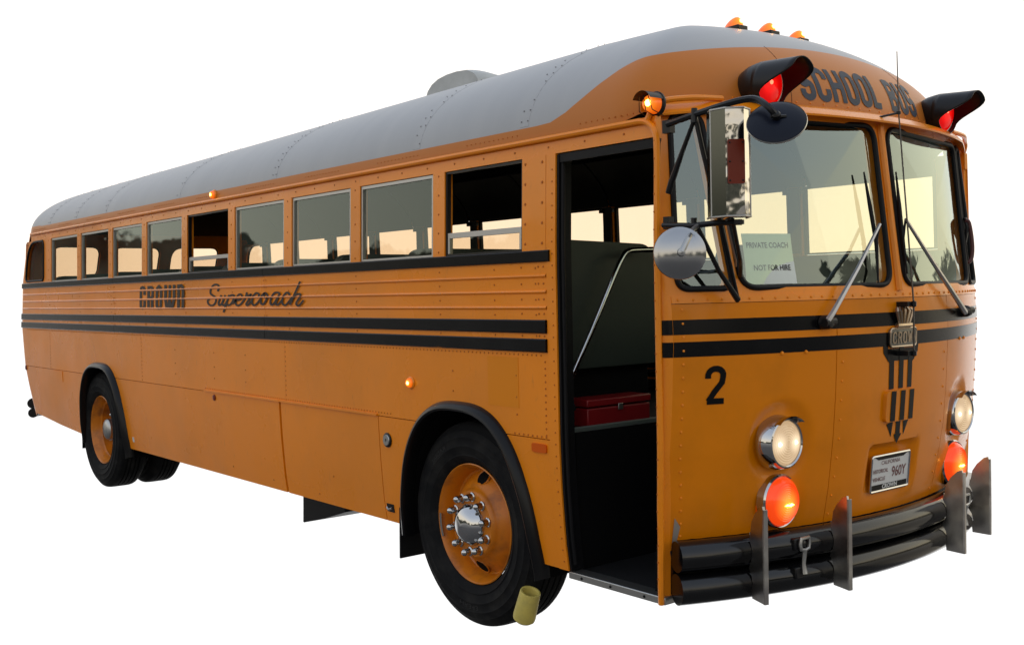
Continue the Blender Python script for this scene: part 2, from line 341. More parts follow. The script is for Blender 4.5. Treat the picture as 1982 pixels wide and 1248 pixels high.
AX0, AX1 = 0.0, -5.46                    # axles
ARCH = {0: dict(c=0.0, hw=0.555, zt=1.095, n=2.7), 1: dict(c=-5.30, hw=0.555, zt=1.085, n=2.9)}
def archz(x):
    best = -9.0
    for a in ARCH.values():
        d = abs(x-a['c'])/a['hw']
        if d < 1: best = max(best, a['zt']*(1-d**a['n'])**(1/a['n']))
    return best
def zbot(x): return 0.42 if x > -5.8 else 0.42+(-5.8-x)/1.8*0.10
TH = 0.028
def panel(name, x0, x1, z0, z1, m=M_OR, off=0.0, th=TH, side=-1, dx=0.25, nz=None, parent=None, bevel=0.0, rear=False):
    """side panel on the body surface; wheel arches cut out of it"""
    near = any(x1 > a['c']-a['hw']-.02 and x0 < a['c']+a['hw']+.02 for a in ARCH.values()) and z0 < 1.1
    n = max(2, int((x1-x0)/(0.02 if near else dx))+1); xs = lin(x0, x1, n)
    if near:
        for a in ARCH.values():
            for s_ in (-1, 1):
                for e in (0.0005, 0.004, 0.012): xs.append(a['c']+s_*(a['hw']-e))
        xs = sorted(x for x in set(xs) if x0 <= x <= x1)
    runs = []; cur = []
    for x in xs:
        lo = max(z0 if z0 > 0.45 else max(z0, zbot(x)), archz(x))
        if lo < z1-0.004: cur.append((x, lo))
        else:
            if len(cur) > 1: runs.append(cur)
            cur = []
    if len(cur) > 1: runs.append(cur)
    k = nz or max(2, int((z1-z0)/0.1)+1); mb = MB()
    for run in runs:
        d = dict(run)
        def mp(x, t_, o):
            z = d[x]+(z1-d[x])*t_; X = x
            if rear and x < -6.6: X = -6.6+(x+6.6)*(xrear_side(z)+6.6)/(x0+6.6)
            return S(X, z, o, side)
        mb.solid(lambda x, t_: mp(x, t_, off), lambda x, t_: mp(x, t_, off-th), [r[0] for r in run], lin(0, 1, k))
    return mb.build(name, m, parent or bus, bevel=bevel)

REAR = -7.66
for side in (-1, 1):
    L = side > 0
    xfr = 1.33 if L else 0.742
    G = 0.0035
    # skirt panels
    cuts = [REAR, -5.30, -1.912, -0.757, 0.0, xfr]
    for a, b_ in zip(cuts, cuts[1:]):
        panel('skirt_panel', a+(G if a > REAR else 0), b_-G, 0.42, 1.000, side=side, rear=(a == REAR))
    cuts = [REAR, -6.74, -4.30, -1.84, xfr-0.065]
    for a, b_ in zip(cuts, cuts[1:]):
        panel('side_panel', a+(0.001 if a > REAR else 0), b_-0.001, 1.004, 1.392, side=side, rear=(a == REAR))
    cuts = [REAR, -4.88, -2.08, xfr-0.065]
    for a, b_ in zip(cuts, cuts[1:]):
        panel('belt_panel', a+(0.0015 if a > REAR else 0), b_-0.0015, 1.394, 1.846, side=side, rear=(a == REAR))
        # raised beads and black rub rails
        for z in (1.735, 1.664, 1.593):
            prof = [(0.000, -0.010), (0.005, -0.007), (0.009, -0.001), (0.005, 0.005), (0.000, 0.008)]
            a2 = a if a > REAR else xrear_side(z)+0.01
            MB().grid(lambda x, k: S(x, z+prof[k][1], prof[k][0], side), [a2+0.002, b_-0.002], range(5)).build('bead', M_OR, bus)
        for z0, z1 in ((1.797, 1.848), (1.478, 1.538), (1.393, 1.453)):
            a2 = a if a > REAR else xrear_side(z0)+0.01
            e = 0.03 if (b_ == cuts[-1] and z0 > 1.7 and not L) else 0.0
            prof = [(z0, 0.002), (z0, 0.010), (z0+0.004, 0.0135), (z1-0.004, 0.0135), (z1, 0.010), (z1, 0.002)]
            mb = MB(); xs = [a2+0.0025, b_-0.0025+e]
            mb.grid(lambda x, k: S(x, prof[k][0], prof[k][1], side), xs, range(6))
            for x in xs: mb.add([S(x, p[0], p[1], side) for p in prof], [tuple(range(6))])
            mb.build('rub_rail', M_BLK, bus)
    panel('door_jamb_panel' if not L else 'front_side_panel', xfr-0.062, xfr-0.001, 0.42 if not L else 1.004, 2.27 if not L else 1.85, side=side, off=0.004)
    # header above the windows
    panel('window_header', -7.30, 1.338, 2.268, 2.352, side=side, dx=0.8, nz=3)
    # drip rail
    pth = [S(x, 2.338, 0.012, side) for x in lin(-7.27, 1.26, 12)]
    if not L:
        pth += [S(1.26+0.095*math.sin(a), 2.338-0.095*(1-math.cos(a)), 0.012, side) for a in lin(0.3, PI/2, 6)]
        pth += [S(interp(DE, z)+0.018, z, 0.010, side) for z in lin(2.16, 0.39, 14)]
    MB().tube(pth, 0.013, 8).build('drip_rail', M_OR, bus)
# sill ledge inside and window posts, near (right) side
PILN = [-0.145, -0.955, -1.76, -2.57, -3.372, -4.175, -4.955, -5.785, -6.705]
PILF = [0.25, -0.57, -1.38, -2.19, -3.0, -3.81, -4.62, -5.43, -6.24, -6.9]
wedges = {}
for side, PIL in ((-1, PILN), (1, PILF)):
    L = side > 0
    for i, c in enumerate(PIL):
        hw_ = 0.05 if not (not L and i == 8) else 0.075
        panel('window_post', c-hw_, c+hw_, 1.846, 2.27, side=side, off=0.003, nz=4, th=0.05)
    if not L: panel('front_window_post', 0.512, 0.676, 1.846, 2.268, side=side, off=0.003, nz=4, th=0.05)
    edges = []
    if not L: edges.append((PIL[0]+0.05, 0.512))
    else: edges.append((PIL[0]+0.05, 1.17))
    for i in range(len(PIL)-1):
        edges.append((PIL[i+1]+(0.075 if (not L and i+1 == 8) else 0.05), PIL[i]-0.05))
    wedges[side] = edges
    if L: panel('front_window_post', 1.17, 1.33, 1.846, 2.27, side=side, nz=4)
def window(x0, x1, side, open_=False):
    z0, z1 = 1.850, 2.264; fw = 0.020
    mb = MB()
    def bar(xa, xb, za, zb, o=-0.004, th=0.024):
        mb.solid(lambda x, z: S(x, z, o, side), lambda x, z: S(x, z, o-th, side), [xa, xb], [za, zb])
    bar(x0, x0+fw, z0, z1); bar(x1-fw, x1, z0, z1)
    bar(x0+fw, x1-fw, z1-0.016, z1); bar(x0+fw, x1-fw, z0, z0+0.010)
    if open_:
        mb = MB(); bar(x0, x0+0.012, z0, z1); bar(x1-0.012, x1, z0, z1); bar(x0+0.012, x1-0.012, z1-0.008, z1); bar(x0+0.012, x1-0.012, z0, z0+0.008)
        w = mb.build('window', M_BLM, bus, smooth=False)
        mb = MB(); zt = 1.962
        bar(x0+0.014, x1-0.014, zt-0.026, zt, -0.007, 0.02); bar(x0+0.014, x0+0.03, z0+0.010, zt-0.026, -0.007, 0.02); bar(x1-0.03, x1-0.014, z0+0.010, zt-0.026, -0.007, 0.02)
        mb.build('sash', M_ALU, w, smooth=False)
    else:
        zt = z1-0.016; w = mb.build('window', M_ALU if side < 0 else M_INT, bus, smooth=False)
    MB().grid(lambda x, z: S(x, z, -0.014, side), [x0+0.012, x1-0.012], [z0+0.006, zt]).build('pane', G_SIDE if side < 0 else G_FAR, w, smooth=False)
for side in (-1, 1):
    for i, (a, b_) in enumerate(wedges[side]):
        window(a+0.001, b_-0.001, side, open_=(side < 0 and i in (0, 4)))

# rounded polygon + cell with a rounded opening
def rpoly(corners, radii, k=8):
    n = len(corners); out = []
    for i in range(n):
        p = np.array(corners[i], float); a = np.array(corners[i-1], float); b_ = np.array(corners[(i+1) % n], float)
        r = radii[i] if isinstance(radii, (list, tuple)) else radii
        d1 = (a-p)/np.linalg.norm(a-p); d2 = (b_-p)/np.linalg.norm(b_-p)
        p1 = p+d1*r; p2 = p+d2*r
        for j in range(k+1):
            t_ = j/k; out.append((1-t_)**2*p1+2*t_*(1-t_)*p+t_*t_*p2)
    return out
def ray_poly(c, ang, poly):
    d = np.array([math.cos(ang), math.sin(ang)]); best = None; n = len(poly)
    for i in range(n):
        a = poly[i]; e = poly[(i+1) % n]-a; den = d[0]*e[1]-d[1]*e[0]
        if abs(den) < 1e-12: continue
        w = a-c; t_ = (w[0]*e[1]-w[1]*e[0])/den; s_ = (w[0]*d[1]-w[1]*d[0])/den
        if t_ > 0 and -1e-9 <= s_ <= 1+1e-9 and (best is None or t_ > best): best = t_
    return c+d*best
def cell(mb, surf, outer, opening, th, n=72):
    outer = [np.array(p, float) for p in outer]; c = sum(np.array(p) for p in opening)/len(opening)
    angs = [2*PI*i/n for i in range(n)]+[math.atan2(*(p-c)[::-1]) % (2*PI) for p in outer]
    angs = sorted(set(round(a, 6) for a in angs)); m_ = 5
    I = [ray_poly(c, a, opening) for a in angs]; O = [ray_poly(c, a, outer) for a in angs]; N = len(angs)
    P = []; FF = []
    for off in (0.0, -th):
        for k in range(m_):
            for i_, o_2 in zip(I, O):
                q = i_+(o_2-i_)*k/(m_-1); P.append(surf(q[0], q[1], off))
    for k in range(m_-1):
        for i in range(N):
            j = (i+1) % N; A = k*N+i; B = k*N+j; Cc = (k+1)*N+j; Dd = (k+1)*N+i; T = m_*N
            FF += [(A, B, Cc, Dd), (T+Dd, T+Cc, T+B, T+A)]
    for i in range(N):
        j = (i+1) % N; T = m_*N; FF.append((i, T+i, T+j, j)); k = (m_-1)*N; FF.append((k+j, T+k+j, T+k+i, k+i))
    mb.add(P, FF)
def pane_fill(mb, surf, poly, off):
    c = sum(np.array(p) for p in poly)/len(poly); n = len(poly); P = []; rings = 6
    for k in range(1, rings+1):
        for p in poly: q = c+(p-c)*k/rings; P.append(surf(q[0], q[1], off))
    P.append(surf(c[0], c[1], off)); FF = [((n*rings), i, (i+1) % n) for i in range(n)]
    for k in range(rings-1):
        for i in range(n): j = (i+1) % n; FF.append((k*n+i, k*n+j, (k+1)*n+j, (k+1)*n+i))
    mb.add(P, FF)
def gasket(name, surf, poly, r, parent, m=M_RUB, off=0.002):
    return MB().tube([surf(p[0], p[1], off) for p in poly], r, 8, closed=True).build(name, m, parent)

# rear quarter windows in rounded openings
for side in (-1, 1):
    op = rpoly([(-7.50, 1.868), (-6.865, 1.868), (-6.865, 2.275), (-7.40, 2.275)], [0.05, 0.05, 0.06, 0.26])
    if side > 0: op = rpoly([(-7.45, 1.90), (-6.98, 1.90), (-6.98, 2.25), (-7.40, 2.25)], [0.05, 0.05, 0.1, 0.2])
    sf = lambda x, z, o=0.0, sd=side: S(x if x > -7.51 else xrear_side(z)+0.005, z, o, sd)
    mb = MB(); xe = -6.78 if side < 0 else -6.95
    cell(mb, sf, [(-7.53, 1.8465), (xe, 1.8465), (xe, 2.267), (-7.53, 2.267)] if side < 0 else [(-7.53, 1.8465), (xe, 1.8465), (xe, 2.267), (-7.53, 2.267)], op if side > 0 else rpoly([(-7.485, 1.868), (-6.865, 1.868), (-6.865, 2.258), (-7.40, 2.258)], [0.05, 0.05, 0.06, 0.25]), TH)
    q = mb.build('rear_quarter_panel', M_OR, bus)
    op2 = op if side > 0 else rpoly([(-7.485, 1.868), (-6.865, 1.868), (-6.865, 2.258), (-7.40, 2.258)], [0.05, 0.05, 0.06, 0.25])
    gasket('gasket', sf, op2, 0.011, q)
    mb = MB(); pane_fill(mb, sf, op2, -0.012); mb.build('pane', G_SIDE if side < 0 else G_FAR, q)
# rear wall and rounded rear corners
mb = MB(); mb.solid(lambda y, z: R_(y, z), lambda y, z: R_(y, z, -0.03), lin(-1.10, 1.10, 17), lin(0.52, 1.83, 12)); mb.build('rear_panel', M_OR, bus)
mb = MB(); mb.solid(lambda y, z: R_(y, z), lambda y, z: R_(y, z, -0.03), lin(-1.10, 1.10, 17), lin(2.28, 2.36, 3)); mb.build('rear_header', M_OR, bus)
for (ya, yb), (oa, ob) in (((-1.10, -0.33), (-0.93, -0.40)), ((-0.33, 0.33), (-0.27, 0.27)), ((0.33, 1.10), (0.40, 0.93))):
    op = rpoly([(oa, 1.90), (ob, 1.90), (ob, 2.235), (oa, 2.235)], 0.11)
    mb = MB(); cell(mb, R_, [(ya, 1.83), (yb, 1.83), (yb, 2.28), (ya, 2.28)], op, 0.03); q = mb.build('rear_window_surround', M_OR, bus)
    gasket('gasket', R_, op, 0.011, q); mb = MB(); pane_fill(mb, R_, op, -0.012); mb.build('pane', G_FAR, q)
for side in (-1, 1):
    def rc(z, t_):
        a = np.array(R_(side*1.10, z)[:2]); e = np.array([xrear_side(z), side*yw(z)]); k = np.array([a[0]+0.015, side*yw(z)])
        q = (1-t_)**2*a+2*t_*(1-t_)*k+t_*t_*e; return (q[0], q[1], z)
    MB().grid(rc, lin(0.50, 2.36, 20), lin(0, 1, 9)).build('rear_corner_panel', M_OR, bus)
    for z0, z1 in ((1.797, 1.848), (1.478, 1.538), (1.393, 1.453)):
        def rr(z, t_):
            p = rc(z, t_); return (p[0]-0.008*(1-t_), p[1]+side*0.0095*t_+side*0.003, p[2])
        MB().grid(rr, [z0, z1], lin(0, 1, 9)).build('rub_rail', M_BLK, bus)

# ------------------------------------------------------------------ roof
RP = dict(xf=1.519, yw=1.207, xr=-7.69, curR=0.12, rc=0.168, rcR=0.30, xs0=-6.88, xs1=0.621, m=2.113, mf=2.018, zd=2.345, zdf=2.42, zt=2.934, sl=0.012)
def outline():
    p = RP
    def corner(x0, cu, sgn, rcc, kx):
        ycf = p['yw']-rcc*0.75
        fr = [np.array([x0-sgn*cu*y*y, y]) for y in np.linspace(0, -ycf, 22)]
        a = fr[-1]; tt = np.array([-sgn*2*cu*ycf, -1.0]); s_ = (-p['yw']-a[1])/tt[1]; cor = a+tt*s_
        Ln = np.linalg.norm(cor-a); b_ = cor+np.array([-sgn*Ln*kx, 0])
        return fr[:-1]+[(1-u)**2*a+2*u*(1-u)*cor+u*u*b_ for u in np.linspace(0, 1, 14)]
    fr = corner(p['xf'], CUR, 1, p['rc'], 1.2); rr = corner(p['xr'], p['curR'], -1, p['rcR'], 1.3)
    sd_ = [np.array([x, -p['yw']]) for x in np.linspace(rr[-1][0], fr[-1][0], 90)[1:-1]]
    half = rr+sd_+fr[::-1]
    return half+[np.array([q[0], -q[1]]) for q in half[::-1]][1:-1]
OUT = outline()
def sstep(a, b_, x): u = min(1, max(0, (x-a)/(b_-a))); return u*u*(3-2*u)
def dome_pt(q, th, inset=0.0):
    p = RP; x, y = q; sx = min(max(x, p['xs0']), p['xs1']); w = min(1, max(0, (x-p['xs1'])/(p['xf']-p['xs1'])))
    m_ = p['m']+(p['mf']-p['m'])*w; w2 = sstep(1.10, 1.36, x); zd = p['zd']+(p['zdf']-p['zd'])*w2
    rho = math.cos(th)**(2/m_) if th < PI/2-1e-6 else 0.0; zz = math.sin(th)**(2/m_)
    zt = p['zt']+p['sl']*min(x, 0.5)
    return (sx+rho*(x-sx)*(1-inset*0.5), rho*y*(1-inset), zd+(zt-zd)*zz-inset*0.9)
def dome_front(y, z, off=0.0):
    p = RP; zt = p['zt']+p['sl']*0.5; zz = min(.999, max(0, (z-p['zdf'])/(zt-p['zdf']))); m_ = p['mf']; rho = (1-zz**m_)**(1/m_); yo = y/rho
    return (p['xs1']+rho*(p['xf']-CUR*yo*yo-p['xs1'])+off, y, z+off*0.5)
ths = [PI/2*i/34 for i in range(35)]
def paint_z(x, y):
    """height of the grey/orange paint line"""
    if x < -7.0: return 2.415
    u = sstep(0.66, 1.16, x)
    zf = 2.735-0.09*(abs(y)/1.0)**2
    return 2.405*(1-u)+zf*u
seams = [-6.7, -5.9, -5.1, -3.5, -1.95, -0.35]
bounds = [-99]+seams+[0.62, 99]
for bi in range(len(bounds)-1):
    pass
mb = MB(); N = len(OUT); T = len(ths)
P = [dome_pt(q, th) for q in OUT for th in ths]
FF = []
for i in range(N):
    k = (i+1) % N
    for j in range(T-1): FF.append((i*T+j, k*T+j, k*T+j+1, i*T+j+1))
mb.add(P, FF)
roof = mb.build('roof', M_ROOF, bus, angle=60)
vals = []
for v in roof.data.vertices:
    x, y, z = v.co; vals.append((z-paint_z(x, y)))
at = roof.data.attributes.new('paint_line', 'FLOAT', 'POINT'); at.data.foreach_set('value', vals)
mb = MB(); mb.grid(lambda i, j: dome_pt(OUT[i], ths[j], 0.035), range(N), range(0, T, 3), closed_u=True); mb.build('ceiling', M_INT, bus)
# roof seams: lapped sheet edges with rivets
rv = MB()
def dome_side(x, th, out=0.0):
    p = dome_pt((x, -RP['yw']), th); p2 = dome_pt((x, -RP['yw']), min(th+0.01, PI/2))
    tz = Vector((0, p2[1]-p[1], p2[2]-p[2])); n = Vector((0, -tz.z, tz.y)) if tz.length > 0 else Vector((0, 0, 1)); n.normalize()
    if n.y > 0: n = -n
    return Vector(p)+n*out, n
for xs_ in seams+[0.52]:
    th_l = lin(0.10, PI/2, 26)
    MB().solid(lambda th, dx: tuple(dome_side(xs_+dx, th, 0.0010)[0]), lambda th, dx: tuple(dome_side(xs_+dx, th, -0.002)[0]), th_l, [-0.03, 0.03]).build('roof_lap_seam', M_ROOF, bus).data.attributes.new('paint_line', 'FLOAT', 'POINT').data.foreach_set('value', [1.0]*(len(th_l)*4))
    for th in lin(0.14, 1.3, 15):
        for dx in (-0.022, 0.022):
            if random.random() < 0.75:
                p, n = dome_side(xs_+dx, th, 0.003); rv.rivet(p, n, 0.0040, 0.0025)
rv.build('roof_rivets', mat('dark_grey_rivet', (0.21, 0.21, 0.21), 0.6), bus, kind='stuff')
# front cap seams
for ys in (-0.50, 0.50):
    pts = [dome_front(ys+(z-2.46)*(0.10 if ys < 0 else -0.25), z, 0.0003) for z in lin(2.44, 2.72, 16)]
    MB().tube(pts, 0.0014, 5).build('cap_seam', M_SEAM, bus)
# brow visor over the windshield
def brow(y, k):
    w = min(1, max(0, (abs(y)-0.95)/0.27)); zc = 2.407-0.03*w
    prof = [(-0.06, 0.034), (-0.015, 0.026), (0.035, 0.008), (0.064, -0.020), (0.062, -0.028), (0.030, -0.010), (-0.06, 0.0)]
    a, b_ = prof[k]; x = xf(2.40)-CUR*y*y
    return (x+a*(1-0.3*w), y, zc+b_)
mb = MB(); mb.grid(brow, lin(-1.19, 1.19, 41), [0, 1, 2, 3, 4, 5, 6, 0]); mb.build('windshield_brow', M_OR, bus)
# eyebrow bead from the drip rail round to the brow on both corners
for s_ in (-1, 1):
    pts = [S(1.30, 2.335, 0.012, s_), (1.325, s_*1.205, 2.385), (1.345, s_*1.165, 2.413), (1.40, s_*1.05, 2.427), F(s_*0.9, 2.435, 0.02)]
    MB().tube(smooth_path(pts, 5), 0.012, 8).build('corner_bead', M_OR, bus)

# ------------------------------------------------------------------ front
def sstep(a, b_, x): u = min(1, max(0, (x-a)/(b_-a))); return u*u*(3-2*u)
def front_off(y, z):
    o = 0.0
    # plate pocket
    k = sstep(-0.02, 0.035, 0.19-abs(y-0.015))*sstep(0, 0.03, 0.965-z)*sstep(0, 0.14, z-0.70)
    o -= 0.035*k
    # headlight dishes
    for s_ in (-1, 1):
        d = math.hypot(y-s_*0.70, (z-1.02)*0.9); o -= 0.022*sstep(0.17, 0.115, d)
    return o
def FP(y, z, off=0.0): return F(y, z, off+front_off(y, z))
def zfb(y): return 0.598 if y < 0 else 0.598
seam = 0.455
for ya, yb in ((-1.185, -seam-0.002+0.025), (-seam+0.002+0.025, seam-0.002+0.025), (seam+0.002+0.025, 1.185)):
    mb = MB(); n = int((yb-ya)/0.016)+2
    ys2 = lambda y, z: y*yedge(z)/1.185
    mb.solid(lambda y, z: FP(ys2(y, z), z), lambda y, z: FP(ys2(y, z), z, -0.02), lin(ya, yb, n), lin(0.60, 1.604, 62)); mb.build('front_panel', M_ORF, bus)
mb = MB(); mb.solid(lambda y, z: F(y, z, -0.058), lambda y, z: F(y, z, -0.066), lin(-1.13, 1.13, 21), lin(0.60, 1.62, 10)); mb.build('front_backing', M_SEAM, bus)
mb = MB(); mb.solid(lambda y, z: F(y, z, 0.004), lambda y, z: F(y, z, -0.02), lin(-1.185, 1.185, 41), [1.606, 1.634]); mb.build('windshield_sill_strip', M_OR, bus)
# painted black bands on the front
for z0, z1 in ((1.482, 1.541), (1.393, 1.453)):
    MB().grid(lambda y, z: FP(y, z, 0.0018), lin(-1.184, 1.184, 61), lin(z0, z1, 3)).build('front_stripe', M_BLK, bus)
# corner posts
for s_ in (-1, 1):
    def cp(z, t_, o=0.0):
        ye = yedge(z); a = np.array(F(s_*ye, z)[:2]); e = np.array([interp(DE, z), s_*yw(z)]); tx = a+np.array([-2*CUR*ye*0.05, s_*0.05])
        k = np.array([a[0]-2*CUR*ye*(yw(z)-ye), s_*yw(z)])
        q = (1-t_)**2*a+2*t_*(1-t_)*k+t_*t_*e; return (q[0], q[1], z)
    MB().grid(cp, lin(0.385, 2.415, 40), lin(0, 1, 8)).build('corner_post', M_OR, bus)
    for z0, z1 in ((1.482, 1.541), (1.393, 1.453)):
        MB().grid(lambda z, t_: tuple(np.array(cp(z, t_))+np.array([0.0016, s_*0.0016, 0])), [z0, z1], lin(0, 1, 8)).build('front_stripe', M_BLK, bus)
# windshield
zb, zt_ = 1.634, 2.40
def yq(z, b0, t0): return b0+(t0-b0)*(z-zb)/(zt_-zb)
for s_ in (-1, 1):
    for nm, (ib, it), (ob, ot), (oib, oit), (oob, oot), rad in (
            ('windshield', (0.0, 0.0), (0.905, 0.972), (0.055, 0.050), (0.888, 0.952), 0.075),
            ('quarter_window', (0.905, 0.972), (1.185, 1.145), (0.924, 0.992), (1.158, 1.112), 0.05)):
        ol, oh = 1.662, 2.368
        op = rpoly([(s_*yq(ol, oib, oit), ol), (s_*yq(ol, oob, oot), ol), (s_*yq(oh, oob, oot), oh), (s_*yq(oh, oib, oit), oh)], rad)
        mb = MB(); cell(mb, F, [(s_*ib, zb), (s_*ob, zb), (s_*ot, zt_), (s_*it, zt_)], op, 0.05, n=96)
        q = mb.build(nm+'_frame', M_OR, bus, angle=50)
        gasket('gasket', F, op, 0.0125, q)
        mb = MB(); pane_fill(mb, F, op, -0.010); mb.build('pane', G_WS, q)
mb = MB(); mb.tube([F(0, z, 0.004) for z in lin(1.636, 2.38, 8)], 0.018, 8); mb.build('windshield_divider', M_OR, bus)

# rivets
def fn_n(y, z): return Vector((1, 2*CUR*y, 0)).normalized()
rv = MB()
for y in lin(-1.16, 1.16, 40): rv.rivet(F(y, 1.620, 0.004), fn_n(y, 1.6), 0.0065, 0.005)
for z in lin(0.66, 1.58, 18):
    for y in (-yedge(z)+0.04, yedge(z)-0.04): rv.rivet(F(y, z), fn_n(y, z), 0.0065, 0.005)
for z in lin(0.68, 1.34, 9): rv.rivet(FP(-seam+0.06, z), fn_n(-.4, z), 0.006, 0.005); rv.rivet(FP(seam-0.015, z), fn_n(.4, z), 0.006, 0.005)
for y in (-0.72, -0.60, 0.66, 0.74): rv.rivet(F(y, 1.392, 0.002), fn_n(y, 1.4), 0.009, 0.006)
for y in lin(-0.80, 0.9, 22): rv.rivet(dome_front(y, 2.452, 0.001), (1, 0.3*y, 0.2), 0.004, 0.003)
rv.build('front_rivets', M_OR, bus, kind='stuff')
rv = MB(); NS = (0, -1, 0)
def rs(x, z, o=0.0, r=0.005, h=0.0035): rv.rivet(S(x, z, o), NS, r, h)
for x in np.arange(-7.5, 0.66, 0.032): rs(x, 1.378, 0, 0.0048)
for z in np.arange(1.02, 1.37, 0.03):
    for xx in (-6.74, -4.30, -1.84): rs(xx+0.012, z)
    rs(0.655, z, 0, 0.0058)
for x in np.arange(0.43, 0.67, 0.032): rs(x, 1.012, 0, 0.006)
for x in np.arange(-3.06, -0.60, 0.030): rs(x, 1.022, 0, 0.0048)
for z in np.arange(1.41, 1.80, 0.045):
    for xx in (-4.88, -2.08): rs(xx+0.015, z); rs(xx-0.015, z)
for c in PILN:
    for z in lin(1.87, 2.25, 5): rs(c, z, 0.003, 0.006)
for z in lin(1.88, 2.24, 5): rs(0.535, z, 0.003, 0.008); rs(0.652, z, 0.003, 0.008)
for z in lin(0.46, 2.2, 34): rs(0.72, z, 0.004, 0.0045)
for z in lin(0.5, 2.25, 26): rv.rivet((interp(DE, z)+0.014, -yw(z)-0.022, z), NS, 0.0045)
for x in np.arange(-7.3, 1.2, 0.235): rs(x, 2.300, 0, 0.006)
for x in PILN+[0.3, 0.6]:
    for z in (1.770, 1.700, 1.628, 1.560, 1.465): rs(x, z, 0, 0.0055)
for x in (0.62, 0.655, 0.5):
    for z in (1.775, 1.70, 1.63, 1.565, 1.465): rs(x, z, 0, 0.006)
for x in (-3.6, -2.9, -2.4, -0.05, 0.45):
    for z in (1.10, 1.18, 1.28): rs(x, z, 0, 0.006)
for x0 in np.arange(-7.2, 1.1, 0.81):
    for x in np.arange(x0, x0+0.42, 0.035): rs(x, 2.377, 0.002, 0.004, 0.004)
for x, z in ((-2.7, 0.50), (-2.1, 0.48), (-1.5, 0.47), (-1.3, 0.6), (-6.45, 0.93)): rs(x, z, 0, 0.007)
rv.build('side_rivets', mat('rivet_paint', (0.44, 0.12, 0.014), 0.5, spec=0.2), bus, kind='stuff')

# ------------------------------------------------------------------ lettering and painted marks (flat paint)
def inv(surf, px, py, a, b_):
    v = np.array([a, b_], float)
    for i in range(40):
        f = proj(surf(*v))-np.array([px, py])
        if np.abs(f).max() < 0.02: break
        J = np.stack([(proj(surf(*(v+np.eye(2)[k]*1e-4)))-np.array([px, py])-f)/1e-4 for k in (0, 1)], 1)
        d = np.linalg.solve(J, -f); v = v+d*min(1, .2/max(1e-9, np.abs(d).max()))
    return v
def ribbon(mb, path, w, mp, closed=False):
    path = [np.array(p, float) for p in path]; n = len(path); Lp, Rp = [], []
    for i in range(n):
        a = path[i-1] if (i > 0 or closed) else path[i]; c = path[(i+1) % n] if (i < n-1 or closed) else path[i]
        p = path[i]
        def nn(u, v_):
            d = v_-u; l = np.linalg.norm(d); return np.array([-d[1], d[0]])/l if l > 1e-9 else None
        n1, n2 = nn(a, p), nn(p, c)
        if n1 is None: n1 = n2
        if n2 is None: n2 = n1
        mdir = n1+n2; ml = np.linalg.norm(mdir); mdir = mdir/ml if ml > 1e-6 else n1
        k = min(1.6, 1/max(0.3, mdir@n1)); Lp.append(p+mdir*w/2*k); Rp.append(p-mdir*w/2*k)
    V = [mp(q) for q in Lp]+[mp(q) for q in Rp]
    mb.add(V, [(i, (i+1) % n, n+(i+1) % n, n+i) for i in range(n if closed else n-1)])
# CROWN on the side, traced in picture units, laid on the belt panels
def side_map(zs, x0, y0, lift):
    def f(q):
        p = on_y(x0+q[0]*zs, y0+q[1]*zs, -(1.22+lift)); return (p[0], p[1], p[2])
    return f
crown = [([(405, 510), (405, 340), (390, 285), (345, 262), (305, 285), (290, 360), (285, 850), (300, 915), (345, 938), (390, 915), (405, 850), (405, 690)], 78),
         ([(540, 225), (535, 500), (530, 955)], 84), ([(560, 262), (630, 262), (662, 310), (665, 450), (655, 560), (620, 595), (560, 600)], 80), ([(645, 600), (650, 955)], 84),
         ([(798, 600), (802, 400), (815, 290), (868, 232), (920, 290), (932, 400), (930, 600), (922, 850), (905, 915), (860, 938), (815, 915), (797, 850), (796, 700)], 82),
         ([(1078, 190), (1072, 650), (1115, 950)], 84), ([(1212, 190), (1205, 650), (1150, 950)], 80), ([(1205, 640), (1240, 950)], 76), ([(1350, 180), (1345, 650), (1275, 950)], 84),
         ([(1487, 955), (1492, 175)], 84), ([(1500, 218), (1580, 205), (1622, 260), (1632, 400), (1628, 955)], 84)]
mb = MB()
for i, (st, w) in enumerate(crown): ribbon(mb, st, w, side_map(0.06054, 255, 540, 0.0030+0.0004*i), closed=(i == 4))
mb.build('lettering', M_LET, bus, smooth=False, label='black block letters CROWN on the belt panel')
